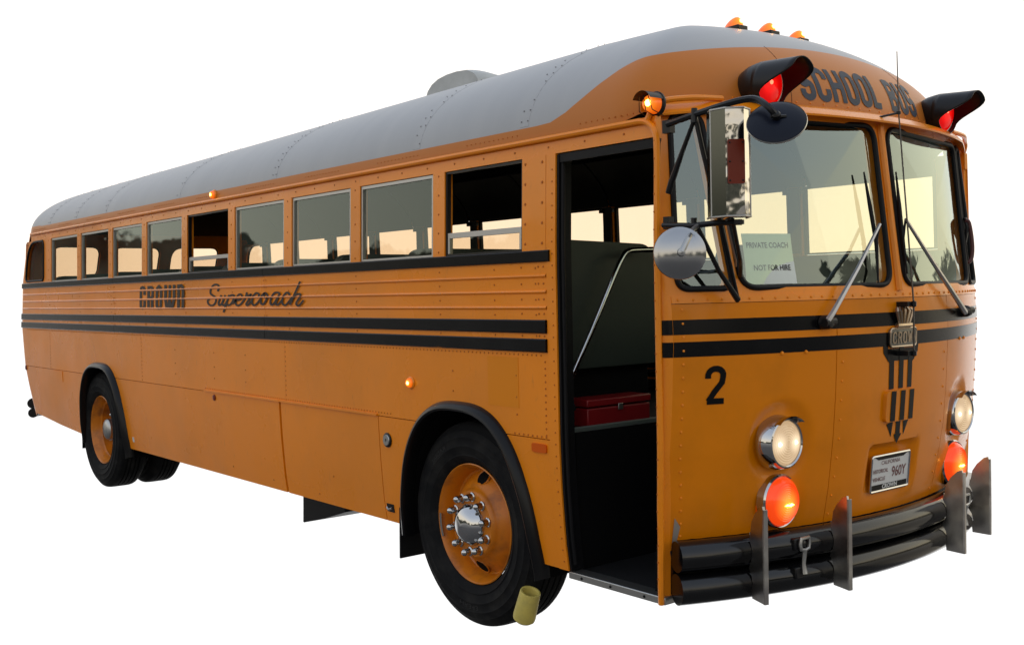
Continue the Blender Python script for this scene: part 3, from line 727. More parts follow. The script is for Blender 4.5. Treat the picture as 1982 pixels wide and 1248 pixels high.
script = [[(290, 270), (318, 215), (308, 165), (262, 147), (210, 168), (168, 240), (165, 310), (205, 345), (252, 380), (262, 450), (228, 512), (172, 530), (122, 495), (115, 440), (150, 405)],
          [(362, 340), (335, 405), (310, 480), (320, 522), (355, 510), (405, 430)], [(435, 340), (400, 420), (376, 485), (388, 522), (425, 515), (470, 440)],
          [(505, 335), (460, 470), (400, 655)], [(478, 410), (530, 348), (590, 345), (588, 400), (545, 490), (490, 525), (455, 500)],
          [(560, 500), (625, 440), (700, 420), (738, 370), (722, 328), (672, 338), (628, 420), (622, 495), (662, 530), (720, 500), (785, 410)],
          [(785, 410), (815, 345), (826, 288)], [(815, 338), (855, 352), (902, 330), (858, 425), (815, 498), (830, 525), (872, 500), (915, 430)],
          [(1040, 372), (1048, 322), (1000, 302), (950, 350), (920, 440), (932, 510), (975, 522), (1030, 470), (1082, 400)],
          [(1152, 300), (1100, 350), (1080, 440), (1092, 500), (1132, 502), (1180, 430), (1202, 345), (1160, 300), (1142, 335), (1165, 385), (1250, 375)],
          [(1425, 300), (1340, 296), (1280, 370), (1255, 460), (1270, 515), (1312, 500), (1380, 400), (1432, 300)], [(1432, 300), (1392, 390), (1360, 470), (1364, 515), (1405, 508), (1465, 430)],
          [(1602, 345), (1592, 302), (1540, 302), (1490, 370), (1470, 460), (1492, 515), (1542, 515), (1600, 450), (1652, 380)],
          [(1800, 90), (1705, 305), (1610, 522)], [(1662, 400), (1732, 332), (1798, 320), (1802, 362), (1760, 430), (1730, 480), (1738, 522), (1785, 525), (1862, 430)]]
mb = MB()
for i, st in enumerate(script): ribbon(mb, smooth_path(st, 5), 34, side_map(0.10595, 390, 535, 0.0030+0.0004*i))
mb.build('lettering', M_LET, bus, smooth=False, label='black script lettering Supercoach on the belt panel')
# letters over the raised beads too
# stroke glyphs in a unit box
def arcp(cx, cy, rx, ry, a0, a1, n=9): return [(cx+rx*math.cos(math.radians(a)), cy+ry*math.sin(math.radians(a))) for a in lin(a0, a1, n)]
GL = {
 'S': [arcp(.5, .78, .36, .16, -10, 180, 9)+[(.14, .70)]+arcp(.5, .56, .36, .12, 200, 250, 3)+arcp(.5, .40, .36, .12, 60, 10, 3)+[(.86, .28)]+arcp(.5, .22, .36, .16, 0, -180, 9)+[(.14, .30)]],
 'C': [[(.86, .66)]+arcp(.5, .78, .36, .16, 0, 180, 9)+[(.14, .5)]+arcp(.5, .22, .36, .16, 180, 360, 9)+[(.86, .36)]],
 'H': [[(.14, 0), (.14, 1)], [(.86, 0), (.86, 1)], [(.14, .5), (.86, .5)]],
 'O': [arcp(.5, .78, .36, .16, 0, 180, 9)+arcp(.5, .22, .36, .16, 180, 360, 9)+[(.86, .78)]],
 'L': [[(.14, 1), (.14, 0)], [(.14, .07), (.86, .07)]],
 'B': [[(.14, 0), (.14, 1)], [(.14, .935), (.6, .935)]+arcp(.56, .74, .30, .195, 70, -70, 7)+[(.14, .53)], [(.14, .47), (.6, .47)]+arcp(.56, .27, .30, .2, 70, -70, 7)+[(.14, .065)]],
 'U': [[(.14, 1), (.14, .3)]+arcp(.5, .22, .36, .16, 180, 360, 9)+[(.86, 1)]],
 '2': [[(.14, .68)]+arcp(.5, .76, .36, .175, 175, -15, 9)+[(.80, .56), (.45, .32), (.20, .10), (.16, .07)], [(.10, .07), (.90, .07)]],
 'R': [[(.14, 0), (.14, 1)], [(.14, .93), (.6, .93)]+arcp(.56, .72, .30, .2, 70, -70, 7)+[(.14, .5)], [(.55, .48), (.88, 0)]],
 'W': [[(.08, 1), (.28, .05)], [(.28, .05), (.5, .8)], [(.5, .8), (.72, .05)], [(.72, .05), (.92, 1)]],
 'N': [[(.14, 0), (.14, 1)], [(.14, .98), (.86, .02)], [(.86, 0), (.86, 1)]]}
def glyphs(mb, text, y0, z0, w, h, gap, stroke, surf, lift, space=0.6, widths=None):
    y = y0; k = 0
    for ch in text:
        if ch == ' ': y += w*space; continue
        ww = w*(0.85 if ch == 'L' else 1.0)
        for st in GL[ch]:
            path = [(y+p[0]*ww, z0+p[1]*h) for p in st]
            if len(path) == 2: path = [np.array(path[0])+(np.array(path[1])-np.array(path[0]))*t_ for t_ in lin(0, 1, 5)]
            dn = [np.array(path[0])]
            for a_, b_ in zip(path, path[1:]):
                a_, b_ = np.array(a_), np.array(b_); m_ = max(1, int(np.linalg.norm(b_-a_)/0.014)); dn += [a_+(b_-a_)*(i_+1)/m_ for i_ in range(m_)]
            path = dn; k += 1; ribbon(mb, path, stroke, lambda q: surf(q[0], q[1], lift+0.00015*k))
        y += ww+gap
mb = MB(); glyphs(mb, 'SCHOOL', -0.435, 2.468, 0.082, 0.155, 0.016, 0.029, dome_front, 0.0016)
mb.build('lettering', M_LETB, bus, smooth=False, label='dark word SCHOOL above the windshield')
mb = MB(); glyphs(mb, 'BUS', 0.212, 2.468, 0.082, 0.155, 0.016, 0.029, dome_front, 0.0016)
mb.build('lettering', M_LETB, bus, smooth=False, label='dark word BUS above the windshield')
mb = MB(); glyphs(mb, '2', -1.058, 1.200, 0.088, 0.152, 0, 0.024, F, 0.0025); mb.build('lettering', M_BLK, bus, smooth=False, label='black fleet number 2 on the front panel')
# trident paint on the middle panel
def poly_paint(mb, pts, lift):
    c = np.mean(np.array(pts), 0); P = [F(p[0], p[1], lift) for p in pts]; P.append(F(c[0], c[1], lift)); n = len(pts)
    mb.add(P, [(i, (i+1) % n, n) for i in range(n)])
mb = MB()
ribbon(mb, [(-0.118, 1.40), (-0.115, 1.37), (-0.09, 1.345), (-0.068, 1.325), (-0.066, 1.20)], 0.036, lambda q: F(q[0], q[1], 0.0022))
ribbon(mb, [(0.132, 1.40), (0.128, 1.37), (0.105, 1.345), (0.082, 1.325), (0.080, 1.20)], 0.036, lambda q: F(q[0], q[1], 0.0024))
ribbon(mb, [(0.007, 1.385), (0.007, 1.20)], 0.036, lambda q: F(q[0], q[1], 0.0026))
ribbon(mb, [(-0.10, 1.352), (0.115, 1.352)], 0.055, lambda q: F(q[0], q[1], 0.0028))
mb.build('trident_marking', M_BLK, bus, smooth=False); mb = MB()
poly_paint(mb, [(-0.085, 1.045), (-0.035, 1.055), (-0.045, 0.985)], 0.0024)
mb.build('trident_marking', M_BLK, bus, smooth=False); mb = MB()
poly_paint(mb, [(0.045, 1.058), (0.095, 1.062), (0.055, 0.985)], 0.0026)
mb.build('trident_marking', M_BLK, bus, smooth=False); mb = MB()
ribbon(mb, [(0.007, 1.07), (0.007, 0.995)], 0.036, lambda q: F(q[0], q[1], 0.0022))
poly_paint(mb, [(-0.024, 0.995), (0.038, 0.995), (0.007, 0.950)], 0.0030)
mb.build('trident_marking', M_BLK, bus, smooth=False)
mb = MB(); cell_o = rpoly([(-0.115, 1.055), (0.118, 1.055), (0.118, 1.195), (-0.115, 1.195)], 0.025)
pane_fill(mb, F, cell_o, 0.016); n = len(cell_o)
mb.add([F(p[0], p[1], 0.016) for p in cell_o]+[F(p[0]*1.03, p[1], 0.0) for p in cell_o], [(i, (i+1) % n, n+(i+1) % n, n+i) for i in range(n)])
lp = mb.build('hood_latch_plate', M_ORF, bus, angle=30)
mb = MB()
for i, y in enumerate((-0.066, 0.007, 0.080)): mb = MB(); ribbon(mb, [(y, 1.192), (y, 1.058)], 0.036, lambda q: F(q[0], q[1], 0.0185)); mb.build('trident_marking', M_BLK, lp, smooth=False)
# emblem: crown over a name plate
mb = MB()
op = rpoly([(-0.098, 1.388), (0.112, 1.388), (0.112, 1.468), (-0.098, 1.468)], 0.02); n = len(op)
pane_fill(mb, F, op, 0.012); mb.add([F(p[0], p[1], 0.012) for p in op]+[F(p[0], p[1], 0.0) for p in op], [(i, (i+1) % n, n+(i+1) % n, n+i) for i in range(n)])
em = mb.build('emblem', mat('aged_bronze_emblem', (0.20, 0.195, 0.18), 0.3, metal=1.0), bus)
mb = MB(); mb.tube([F(p[0], p[1], 0.010) for p in op], 0.005, 6, closed=True)
glyphs(mb, 'CROWN', -0.085, 1.402, 0.032, 0.052, 0.008, 0.007, F, 0.0145)
for k in range(5):
    y = -0.045+k*0.026
    mb.tube([F(0.007+(y-0.007)*0.7, 1.485, 0.014), F(y-(0.01 if k < 2 else -0.01 if k > 2 else 0), 1.545, 0.020), F(y, 1.570-abs(k-2)*0.006, 0.014)], [0.006, 0.009, 0.007], 7)
mb.tube([F(-0.05, 1.482, 0.012), F(0.064, 1.482, 0.012)], 0.011, 7)
mb.build('crown_badge', mat('emblem_highlight_brass', (0.42, 0.33, 0.24), 0.3, metal=1.0), em)
# licence plate
def text_mesh(body, size, surf, cx, cz, m, name, parent, width=None, lift=0.0, bold=0.0):
    cu = bpy.data.curves.new('text_source', 'FONT'); cu.body = body; cu.size = size; cu.align_x = 'CENTER'; cu.align_y = 'CENTER'; cu.resolution_u = 3; cu.offset = bold
    ob = bpy.data.objects.new('text_source', cu); COL.objects.link(ob); bpy.context.view_layer.update()
    me = bpy.data.meshes.new_from_object(ob.evaluated_get(bpy.context.evaluated_depsgraph_get())); bpy.data.objects.remove(ob); bpy.data.curves.remove(cu)
    xs = [v.co.x for v in me.vertices]; k = width/(max(xs)-min(xs)) if width else 1.0; mid = (max(xs)+min(xs))/2
    for v in me.vertices: v.co = Vector(surf(cx+(v.co.x-mid)*k, cz+v.co.y, lift))
    me.name = name; me.materials.clear(); me.materials.append(m)
    o = bpy.data.objects.new(name, me); COL.objects.link(o); o.parent = parent; return o
PX = F(0.0, 0.82)[0]-0.010
def PL(y, z, off=0.0): return (PX+off+(0.82-z)*-0.10, y, z)
PC = 0.0
mb = MB(); mb.solid(lambda y, z: PL(y, z, 0.006), lambda y, z: PL(y, z, 0.0), [-0.150, 0.150], [0.744, 0.900]); lic = mb.build('license_plate', M_PLATE, bus, smooth=False)
mb = MB(); mb.tube([PL(p[0], p[1], 0.006) for p in rpoly([(-0.152, 0.742), (0.152, 0.742), (0.152, 0.902), (-0.152, 0.902)], 0.012, 4)], 0.006, 6, closed=True); mb.build('plate_frame', M_CHR, lic)
mb = MB(); mb.add([PL(y, z, 0.0075) for y, z in ((-0.14, 0.748), (0.14, 0.748), (0.14, 0.772), (-0.14, 0.772))], [(0, 1, 2, 3)]); mb.add([PL(y, z, 0.0075) for y, z in ((-0.10, 0.884), (0.10, 0.884), (0.13, 0.897), (-0.13, 0.897))], [(0, 1, 2, 3)]); mb.build('frame_band', M_BLK, lic, smooth=False)
text_mesh('CROWN', 0.026, PL, 0.0, 0.760, M_PLATE, 'plate_lettering', lic, 0.12, 0.0085, 0.001)
text_mesh('CALIFORNIA', 0.026, PL, 0.0, 0.868, M_PLTX, 'plate_lettering', lic, 0.15, 0.0075)
text_mesh('HISTORICAL', 0.024, PL, -0.078, 0.832, M_PLTX, 'plate_lettering', lic, 0.118, 0.0075, 0.0004)
text_mesh('VEHICLE', 0.024, PL, -0.088, 0.796, M_PLTX, 'plate_lettering', lic, 0.098, 0.0075, 0.0004)
text_mesh('960Y', 0.066, PL, 0.070, 0.818, M_PLTX, 'plate_lettering', lic, 0.115, 0.0075, 0.0008)

# ------------------------------------------------------------------ lamps
def axis_front(y): return Vector((1, 2*CUR*y*0.12, 0)).normalized()
for s_ in (-1, 1):
    ax = axis_front(s_*0.71); o = Vector(F(s_*0.705, 1.02, -0.036))
    mb = MB(); mb.lathe([(0.098, -0.01), (0.118, 0.0), (0.116, 0.022), (0.108, 0.055), (0.103, 0.068), (0.097, 0.071), (0.092, 0.066), (0.091, 0.058)], o, ax, 40)
    hl = mb.build('headlight', M_CHR, bus)
    mb = MB()
    # small peak over the lens
    e2 = Vector((-ax.y, ax.x, 0))
    mb.grid(lambda a, h: tuple(o+ax*h+(Vector((0, 0, 1))*math.cos(a)+e2*math.sin(a))*(0.104+0.01*(h > 0.08))), lin(-0.75, 0.75, 12), [0.055, 0.082, 0.098]); mb.build('headlight_peak', M_CHR, hl)
    mb = MB(); mb.lathe([(0.090, 0.060), (0.080, 0.035), (0.06, 0.01), (0.03, -0.004), (0.001, -0.006)], o, ax, 36); mb.build('reflector', M_HLB, hl)
    mb = MB(); mb.lathe([(0.0, 0.030), (0.016, 0.026), (0.022, 0.01), (0.018, -0.004)], o, ax, 14)
    for sy in (-1, 1): mb.lathe([(0.0, 0.0795), (0.006, 0.0785), (0.010, 0.072)], o+e2*sy*0.050, ax, 10)
    mb.build('bulb', M_HLC, hl)
    prof = [(0.0915, 0.060), (0.086, 0.066)]; r = 0.082
    while r > 0.008: prof += [(r, 0.0675+0.009*(1-(r/0.09)**2)), (r-0.004, 0.0660+0.009*(1-(r/0.09)**2))]; r -= 0.010
    mb = MB(); mb.lathe(prof+[(0.0, 0.0755)], o, ax, 36); ln2 = mb.build('lens', M_HLL, hl)
    gv = [max(max(0, 1-(Vector(q.co)-(o+ax*0.072+e2*sy*0.050)).length/0.055)**1.4 for sy in (-1, 1)) for q in ln2.data.vertices]
    ln2.data.attributes.new('glow', 'FLOAT', 'POINT').data.foreach_set('value', gv)
    # turn signal
    o = Vector(F(s_*0.69, 0.772, 0.014)); ax = Vector((1, 2*CUR*s_*0.69*0.12, 0.0)).normalized()
    mb = MB(); mb.lathe([(0.100, -0.040), (0.113, -0.030), (0.113, 0.006), (0.107, 0.014), (0.100, 0.010)], o, ax, 40); ts = mb.build('turn_signal', M_CHR, bus)
    prof = [(0.103, 0.006), (0.098, 0.020), (0.085, 0.032)]
    r = 0.08
    while r > 0.01: prof += [(r, 0.036+0.012*(1-(r/0.09)**2)), (r-0.004, 0.0335+0.012*(1-(r/0.09)**2))]; r -= 0.009
    mb = MB(); mb.lathe(prof+[(0.0, 0.047)], o, ax, 40); set_glow(mb.build('lens', M_TRN, ts), o+ax*0.045-Vector((0, 0, 0.01)), 0.085)
    mb = MB(); e2 = Vector((-ax.y, ax.x, 0)); mb.add([o+ax*0.0505+e2*a_+Vector((0, 0, b_-0.012)) for a_, b_ in ((-.03, 0), (-.012, .007), (0.0, .003), (.014, .008), (.032, 0), (.012, -.006), (-.006, -.003))], [tuple(range(7))]); mb.build('bulb', M_AMBC, ts, smooth=False)
    # red hooded flasher
    o = Vector((1.425, s_*0.69, 2.505)); ax = Vector((1, 0.02*s_, -0.10)).normalized(); e2 = Vector((-ax.y, ax.x, 0)).normalized()
    mb = MB(); mb.lathe([(0.04, -0.075), (0.06, -0.06), (0.085, -0.01), (0.095, 0.03), (0.097, 0.06)], o, ax, 30, cap0=True); mb.lathe([(0.045, -0.14), (0.048, -0.06)], o-Vector((0, 0, .01)), ax, 16, cap0=True)
    fl = mb.build('warning_flasher', M_BLM, bus)
    def hood(a, t_, rr=0.095):
        c_ = math.cos(a); k = sstep(0.24, 0.84, (1+c_)/2); ln = 0.032+0.160*k; h = 0.055+t_*ln
        return tuple(o+ax*h+(Vector((0, 0, 1))*c_*(1+0.05*t_)+e2*math.sin(a)*(1-0.12*t_*k))*rr+Vector((0, 0, 0.004*t_)))
    mb = MB(); aa = lin(0, 2*PI, 41)[:-1]
    mb.grid(hood, aa, lin(0, 1, 8), closed_u=True); h_ = mb.build('hood', M_BLM, fl, fixn=False)
    md = h_.modifiers.new('thickness', 'SOLIDIFY'); md.thickness = 0.004; md.offset = -1
    mb = MB(); mb.lathe([(0.088, 0.062), (0.085, 0.072), (0.065, 0.086), (0.035, 0.095), (0.0, 0.098)], o, ax, 30); set_glow(mb.build('lens', M_REDL, fl), o+ax*0.09-e2*0.02, 0.06)
    mb = MB(); mb.lathe([(0.096, 0.060), (0.093, 0.070), (0.086, 0.066)], o, ax, 30); mb.build('lens_ring', M_CLR, fl)
    mb = MB(); mb.lathe([(0.0, 0.102), (0.009, 0.100), (0.012, 0.092)], o+Vector((0, 0, 0.010))+e2*(-0.015), ax, 10); mb.build('bulb', M_REDC, fl)
# roof clearance lamps
for y in (-0.245, 0.0, 0.235):
    z = dome_pt((1.519-CUR*0, y), PI/2)[2]
    best = None
    for zz in lin(2.6, 2.937, 400):
        q = dome_front(y, zz)
        if best is None or abs(q[0]-0.965) < abs(best[0]-0.965): best = q
    b0 = Vector(best); mb = MB()
    mb.add([b0+Vector((dx, dy, -0.012)) for dx, dy in ((-.075, -.03), (.045, -.036), (.045, .036), (-.075, .03))]+[b0+Vector((dx, dy, 0.010)) for dx, dy in ((-.075, -.03), (.045, -.036), (.045, .036), (-.075, .03))], [(0, 1, 2, 3), (4, 5, 6, 7), (0, 1, 5, 4), (1, 2, 6, 5), (2, 3, 7, 6), (3, 0, 4, 7)])
    lm = mb.build('clearance_lamp', M_BLM, bus, bevel=0.004)
    def tear(u, a):
        x = -0.072+0.115*u; r = 0.033*math.sin(PI*min(1, 0.5*u/0.72 if u < 0.72 else 0.5+0.5*(u-0.72)/0.28)) ** 0.75
        return tuple(b0+Vector((x, r*math.cos(a), 0.008+1.4*r*math.sin(a))))
    mb = MB(); mb.grid(tear, lin(0.0, 1.0, 14), lin(0, PI, 11)); set_glow(mb.build('lens', M_AMB, lm), b0+Vector((0.03, 0, 0.03)), 0.06)
    mb = MB(); mb.lathe([(0.0, 0.012), (0.009, 0.006), (0.010, 0.0)], b0+Vector((0.034, 0, 0.030)), (1, 0, 0.25), 10); mb.build('bulb', M_AMBC, lm)
# side marker lamps
def marker(px, py, off, r, name, hooded=False, lit=True, ybase=None):
    p = on_y(px, py, -(1.22 if ybase is None else ybase)-off); o = Vector((p[0], -(1.22 if ybase is None else ybase), p[2]))
    ax = (0, -1, 0)
    mb = MB(); mb.lathe([(r*1.25, -0.004), (r*1.28, 0.004), (r*1.1, 0.008), (r*0.9, 0.010)], o, ax, 24, cap1=True); b_ = mb.build(name, M_OR if not hooded else M_BLM, bus)
    mb = MB(); mb.lathe([(r, 0.006), (r*0.97, off*0.6), (r*0.7, off), (0.0, off*1.15)], o, ax, 24); set_glow(mb.build('lens', M_AMB if lit else M_REFL, b_), o+Vector((0.006, -off, 0)), r*1.2)
    if lit: mb = MB(); mb.lathe([(0, off*1.28), (r*0.32, off*1.15), (r*0.4, off*0.9)], o+Vector((0.006, 0, 0.0)), ax, 12); mb.build('bulb', M_AMBC, b_)
    return b_, o
marker(788, 741, 0.026, 0.026, 'side_marker_lamp')
marker(407, 377, 0.030, 0.028, 'side_marker_lamp', ybase=1.205)
b_, o = marker(1253, 200, 0.05, 0.040, 'side_marker_lamp', hooded=True, ybase=1.19)
mb = MB(); mb.grid(lambda a, h: (o.x+0.049*math.sin(a), o.y-h, o.z+0.046*math.cos(a)), lin(-1.25, 1.25, 14), [0.0, 0.05, 0.085]); mb.build('hood', M_BLM, b_)
mb = MB()
for a in (-0.9, 0.0, 0.9): mb.tube([(o.x+0.05*math.sin(a), o.y, o.z-0.05), (o.x+0.045*math.sin(a), o.y-0.06, o.z-0.03), (o.x+0.03*math.sin(a), o.y-0.072, o.z+0.03)], 0.002, 5)
mb.build('wire_guard', M_BLM, b_)
# reflectors on the side
for px, py, a, b2, m_ in ((415, 769, 0.045, 0.018, M_REFL), (51, 711, 0.05, 0.022, M_REFL)):
    p = on_y(px, py, -1.22); mb = MB(); mb.lathe([(b2*1.2, -0.003), (b2*1.2, 0.004), (b2, 0.008), (0, 0.010)], (p[0], -yw(p[2]), p[2]), (0, -1, 0), 20); mb.build('side_reflector', m_, bus)
op = rpoly([(0.555, 0.940), (0.655, 0.940), (0.655, 0.980), (0.555, 0.980)], 0.012); mb = MB(); pane_fill(mb, S, op, 0.008); n = len(op)
mb.add([S(p[0], p[1], 0.008) for p in op]+[S(p[0], p[1], 0.0) for p in op], [(i, (i+1) % n, n+(i+1) % n, n+i) for i in range(n)]); mb.build('side_reflector', M_REFO, bus)
# round lock, latch, small tag, repainted patch
o = (-0.672, -yw(0.876), 0.876); mb = MB(); mb.lathe([(0.040, -0.002), (0.040, 0.006), (0.034, 0.010), (0.030, 0.010)], o, (0, -1, 0), 24, cap1=True); lk = mb.build('filler_lock', M_BLM, bus)
mb = MB(); mb.lathe([(0.031, 0.009), (0.028, 0.014), (0.008, 0.014), (0.007, 0.009), (0.0, 0.009)], o, (0, -1, 0), 24); mb.build('lock_face', M_ALU, lk)
panel('latch_recess', -0.735, -0.665, 0.475, 0.520, M_BLM, 0.003, 0.006)
mb = MB(); mb.tube([S(-0.725, 0.50, 0.01), S(-0.70, 0.49, 0.018), S(-0.675, 0.50, 0.01)], 0.006, 6); mb.build('latch_handle', M_ALU, bus)
panel('paper_tag', -4.635, -4.60, 0.485, 0.525, M_PLATE, 0.0025, 0.004)
panel('access_flap', -6.62, -6.37, 0.895, 0.996, M_OR, 0.004, 0.006)
panel('hatch_hem', -3.068, -1.914, 1.002, 1.012, M_OR, 0.012, 0.014, dx=0.6)
panel('hatch_hem', -1.908, -0.762, 1.002, 1.012, M_OR, 0.012, 0.014, dx=0.6)
MP = mat('touched_up_yellow_patch', (0.74, 0.228, 0.003), 0.32, spec=0.3)
panel('touched_up_patch', 0.235, 0.465, 1.13, 1.365, MP, 0.0016, 0.004)

# ------------------------------------------------------------------ wheel arches and wheels
for key, a in ARCH.items():
    c, hw_, zt, n_ = a['c'], a['hw'], a['zt'], a['n']
    def ap(t_, grow=0.0):
        an = PI*t_; x = math.cos(an); z = math.sin(an)
        return (c+(hw_+grow)*(1 if x >= 0 else -1)*abs(x)**(2/n_), (zt+grow)*abs(z)**(2/n_))
    ts_ = [t_ for t_ in lin(0.0, 1.0, 121) if ap(t_)[1] > (0.33 if t_ < .5 else 0.36)]
    for side in (-1, 1):
        prof = [(-0.010, -0.03), (-0.012, 0.026), (-0.008, 0.040), (0.002, 0.046), (0.014, 0.042), (0.026, 0.028), (0.036, 0.006), (0.036, -0.02)]
        mb = MB(); mb.grid(lambda t_, k: (ap(t_, prof[k % 8][0])[0], side*(yw(ap(t_)[1])+prof[k % 8][1]), ap(t_, prof[k % 8][0])[1]), ts_, list(range(8))+[0]); mb.build('fender_flare', M_FLR, bus)
        mb = MB(); mb.grid(lambda t_, y: (ap(t_)[0], side*y, ap(t_)[1]), ts_, [1.195, 0.9, 0.6]); mb.grid(lambda t_, k: (c+(ap(t_)[0]-c)*k, side*0.6, ap(t_)[1]*k+0.4*(1-k)), ts_, [0.0, 0.5, 1.0]); mb.build('wheel_well', M_DARK, bus)
TR = 0.512
def tyre_prof(w=0.275):
    h = w/2; p = [(0.300, 0.040), (0.318, 0.018), (0.340, 0.006), (0.344, 0.003), (0.348, 0.006), (0.385, -0.002), (0.390, -0.005), (0.395, -0.002), (0.430, 0.000), (0.434, -0.002), (0.438, 0.001), (0.462, 0.010), (0.468, 0.010), (0.472, 0.016), (0.490, 0.026), (0.503, 0.036), (0.508, 0.046)]
    tr = [(0.510, 0.055)]
    for g_ in (0.085, 0.118, 0.157, 0.190): tr += [(0.512, g_-0.006), (0.499, g_-0.004), (0.499, g_+0.004), (0.512, g_+0.006)]
    tr += [(0.510, w-0.055)]
    return p+tr+[(r, w-o_) for r, o_ in p[::-1]]
def wheel(cx, yo, side, rear):
    """yo = |y| of the rim's outer flange; side -1 right"""
    ax = (0, -side, 0); o = (cx, side*yo, TR)           # axis points inboard
    fl = [(0.296, 0.016), (0.301, 0.006), (0.302, 0.000), (0.297, -0.003), (0.291, 0.003), (0.286, 0.016), (0.276, 0.030)]
    mb = MB()
    if not rear: mb.lathe(fl+[(0.268, 0.070), (0.262, 0.088), (0.254, 0.092), (0.240, 0.082), (0.212, 0.052), (0.190, 0.028), (0.180, 0.020), (0.174, 0.008), (0.168, -0.006), (0.160, -0.012), (0.060, -0.012)], o, ax, 72, cap1=True)
    else: mb.lathe(fl+[(0.262, 0.060), (0.258, 0.075), (0.250, 0.082), (0.247, 0.150), (0.238, 0.165), (0.20, 0.172), (0.17, 0.165), (0.165, 0.15), (0.155, 0.145), (0.06, 0.145)], o, ax, 72, cap1=True)
    wh = mb.build('wheel', M_ORW, bus)
    mb = MB(); mb.lathe(tyre_prof(), (cx, side*(yo+0.028), TR), ax, 96); mb.build('tyre', M_TYR, wh)
    if rear:
        mb = MB(); mb.lathe(tyre_prof(), (cx, side*(yo+0.028-0.33), TR), ax, 72); mb.build('inner_tyre', M_TYR, wh)
    base = -0.012 if not rear else 0.145
    mb = MB()
    if not rear: mb.lathe([(0.104, 0.002), (0.104, -0.012), (0.098, -0.022), (0.080, -0.050), (0.050, -0.066), (0.0, -0.072)], (cx, side*(yo-base), TR), ax, 40)
    else: mb.lathe([(0.095, 0.002), (0.092, -0.10), (0.082, -0.112), (0.05, -0.125), (0.0, -0.128)], (cx, side*(yo-base), TR), ax, 32)
    mb.build('hub_cap', M_CHR if not rear else M_ALU, wh)
    nut = None
    for k in range(10):
        a_ = 2*PI*(k+0.35)/10; p = (cx+0.139*math.cos(a_), side*(yo-base), TR+0.139*math.sin(a_))
        if nut is None:
            mb = MB(); mb.lathe([(0.024, 0.0), (0.024, -0.006), (0.0185, -0.010), (0.0185, -0.034), (0.0150, -0.047), (0.008, -0.053), (0.0, -0.055)], (0, 0, 0), ax, 12)
            nut = mb.build('lug_nut', M_CHR, wh); nut.location = p
        else:
            q = nut.copy(); COL.objects.link(q); q.parent = wh; q.location = p
    if not rear:
        for s_ in (1, -1):
            p = Vector((cx+0.012*s_, side*(yo-0.064), TR+s_*0.222)); nrm = Vector((0, side*0.70, s_*0.714)); nrm = Vector((0, side*0.80, s_*0.60))
            mb = MB(); mb.lathe([(0.047, 0.002), (0.043, 0.0085), (0.038, 0.006), (0.036, -0.02)], p, nrm, 24); mb.build('hand_hole_rim', M_ORW, wh)
            mb = MB(); mb.lathe([(0.039, 0.0065), (0.0, 0.0065)], p, nrm, 24); mb.build('hand_hole', M_DARK, wh, smooth=False)
        mb = MB(); mb.solid(lambda a_, r: (cx+r*math.cos(a_), side*(yo+0.004), TR+r*math.sin(a_)), lambda a_, r: (cx+r*math.cos(a_), side*(yo-0.004), TR+r*math.sin(a_)), lin(PI*0.985, PI*1.12, 8), [0.272, 0.288]); mb.build('balance_weight', M_STL, wh)
    return wh
fw = wheel(AX0, 1.150, -1, False); wheel(AX0, 1.150, 1, False); wheel(AX1, 1.165, -1, True); wheel(AX1, 1.165, 1, True)
def on_tyre(a0, rad):
    def f(u, v, off=0.0):
        a_ = a0+u/rad; r_ = rad+v; return (AX0+r_*math.cos(a_), -(1.150+0.028)-0.0022-off, TR+r_*math.sin(a_))
    return f
M_TYL = mat('moulded_tyre_lettering', (0.016, 0.016, 0.017), 0.5, spec=0.3)
text_mesh('HR343', 0.034, on_tyre(math.radians(268), 0.410), 0, 0, M_TYL, 'tyre_lettering', fw, 0.15)
text_mesh('RADIAL', 0.030, on_tyre(math.radians(128), 0.410), 0, 0, M_TYL, 'tyre_lettering', fw, 0.15)
for x, r in ((AX0, 0.06), (AX1, 0.10)):
    MB().tube([(x, -0.85, TR), (x, 0.85, TR)], r, 12).build('axle', M_DARK, bus)
# mud flaps and chassis
for x, y0, y1, z0, z1 in ((-0.60, -1.19, -0.84, 0.235, 0.60), (-0.60, 0.84, 1.19, 0.235, 0.60), (-5.93, -1.19, -0.55, 0.30, 0.62), (-5.93, 0.55, 1.19, 0.30, 0.62)):
    mb = MB(); mb.solid(lambda y, z: (x-0.03*(z1-z), y, z), lambda y, z: (x-0.012-0.03*(z1-z), y, z), lin(y0, y1, 6), lin(z0, z1, 6)); mb.build('mud_flap', M_RUB, bus)
c4 = [on_y(px_, py_, -0.98) for px_, py_ in ((586, 940), (586, 1011), (628, 1003), (668, 991), (668, 940))]
mb = MB(); nq = len(c4); mb.add([tuple(p) for p in c4]+[(p[0], p[1]+0.5, p[2]) for p in c4], [tuple(range(nq)), tuple(range(2*nq-1, nq-1, -1))]+[(i, (i+1) % nq, nq+(i+1) % nq, nq+i) for i in range(nq)]); mb.build('underbody_box', M_RUB, bus, smooth=False, bevel=0.008)
mb = MB(); mb.box((-3.1, 0, 0.60), (8.6, 1.16, 0.03)); mb.build('underbody_pan', M_DARK, bus, smooth=False)
for s_ in (-1, 1): mb = MB(); mb.box((-3.1, s_*0.42, 0.49), (8.7, 0.08, 0.16)); mb.build('chassis_rail', M_DARK, bus, smooth=False)

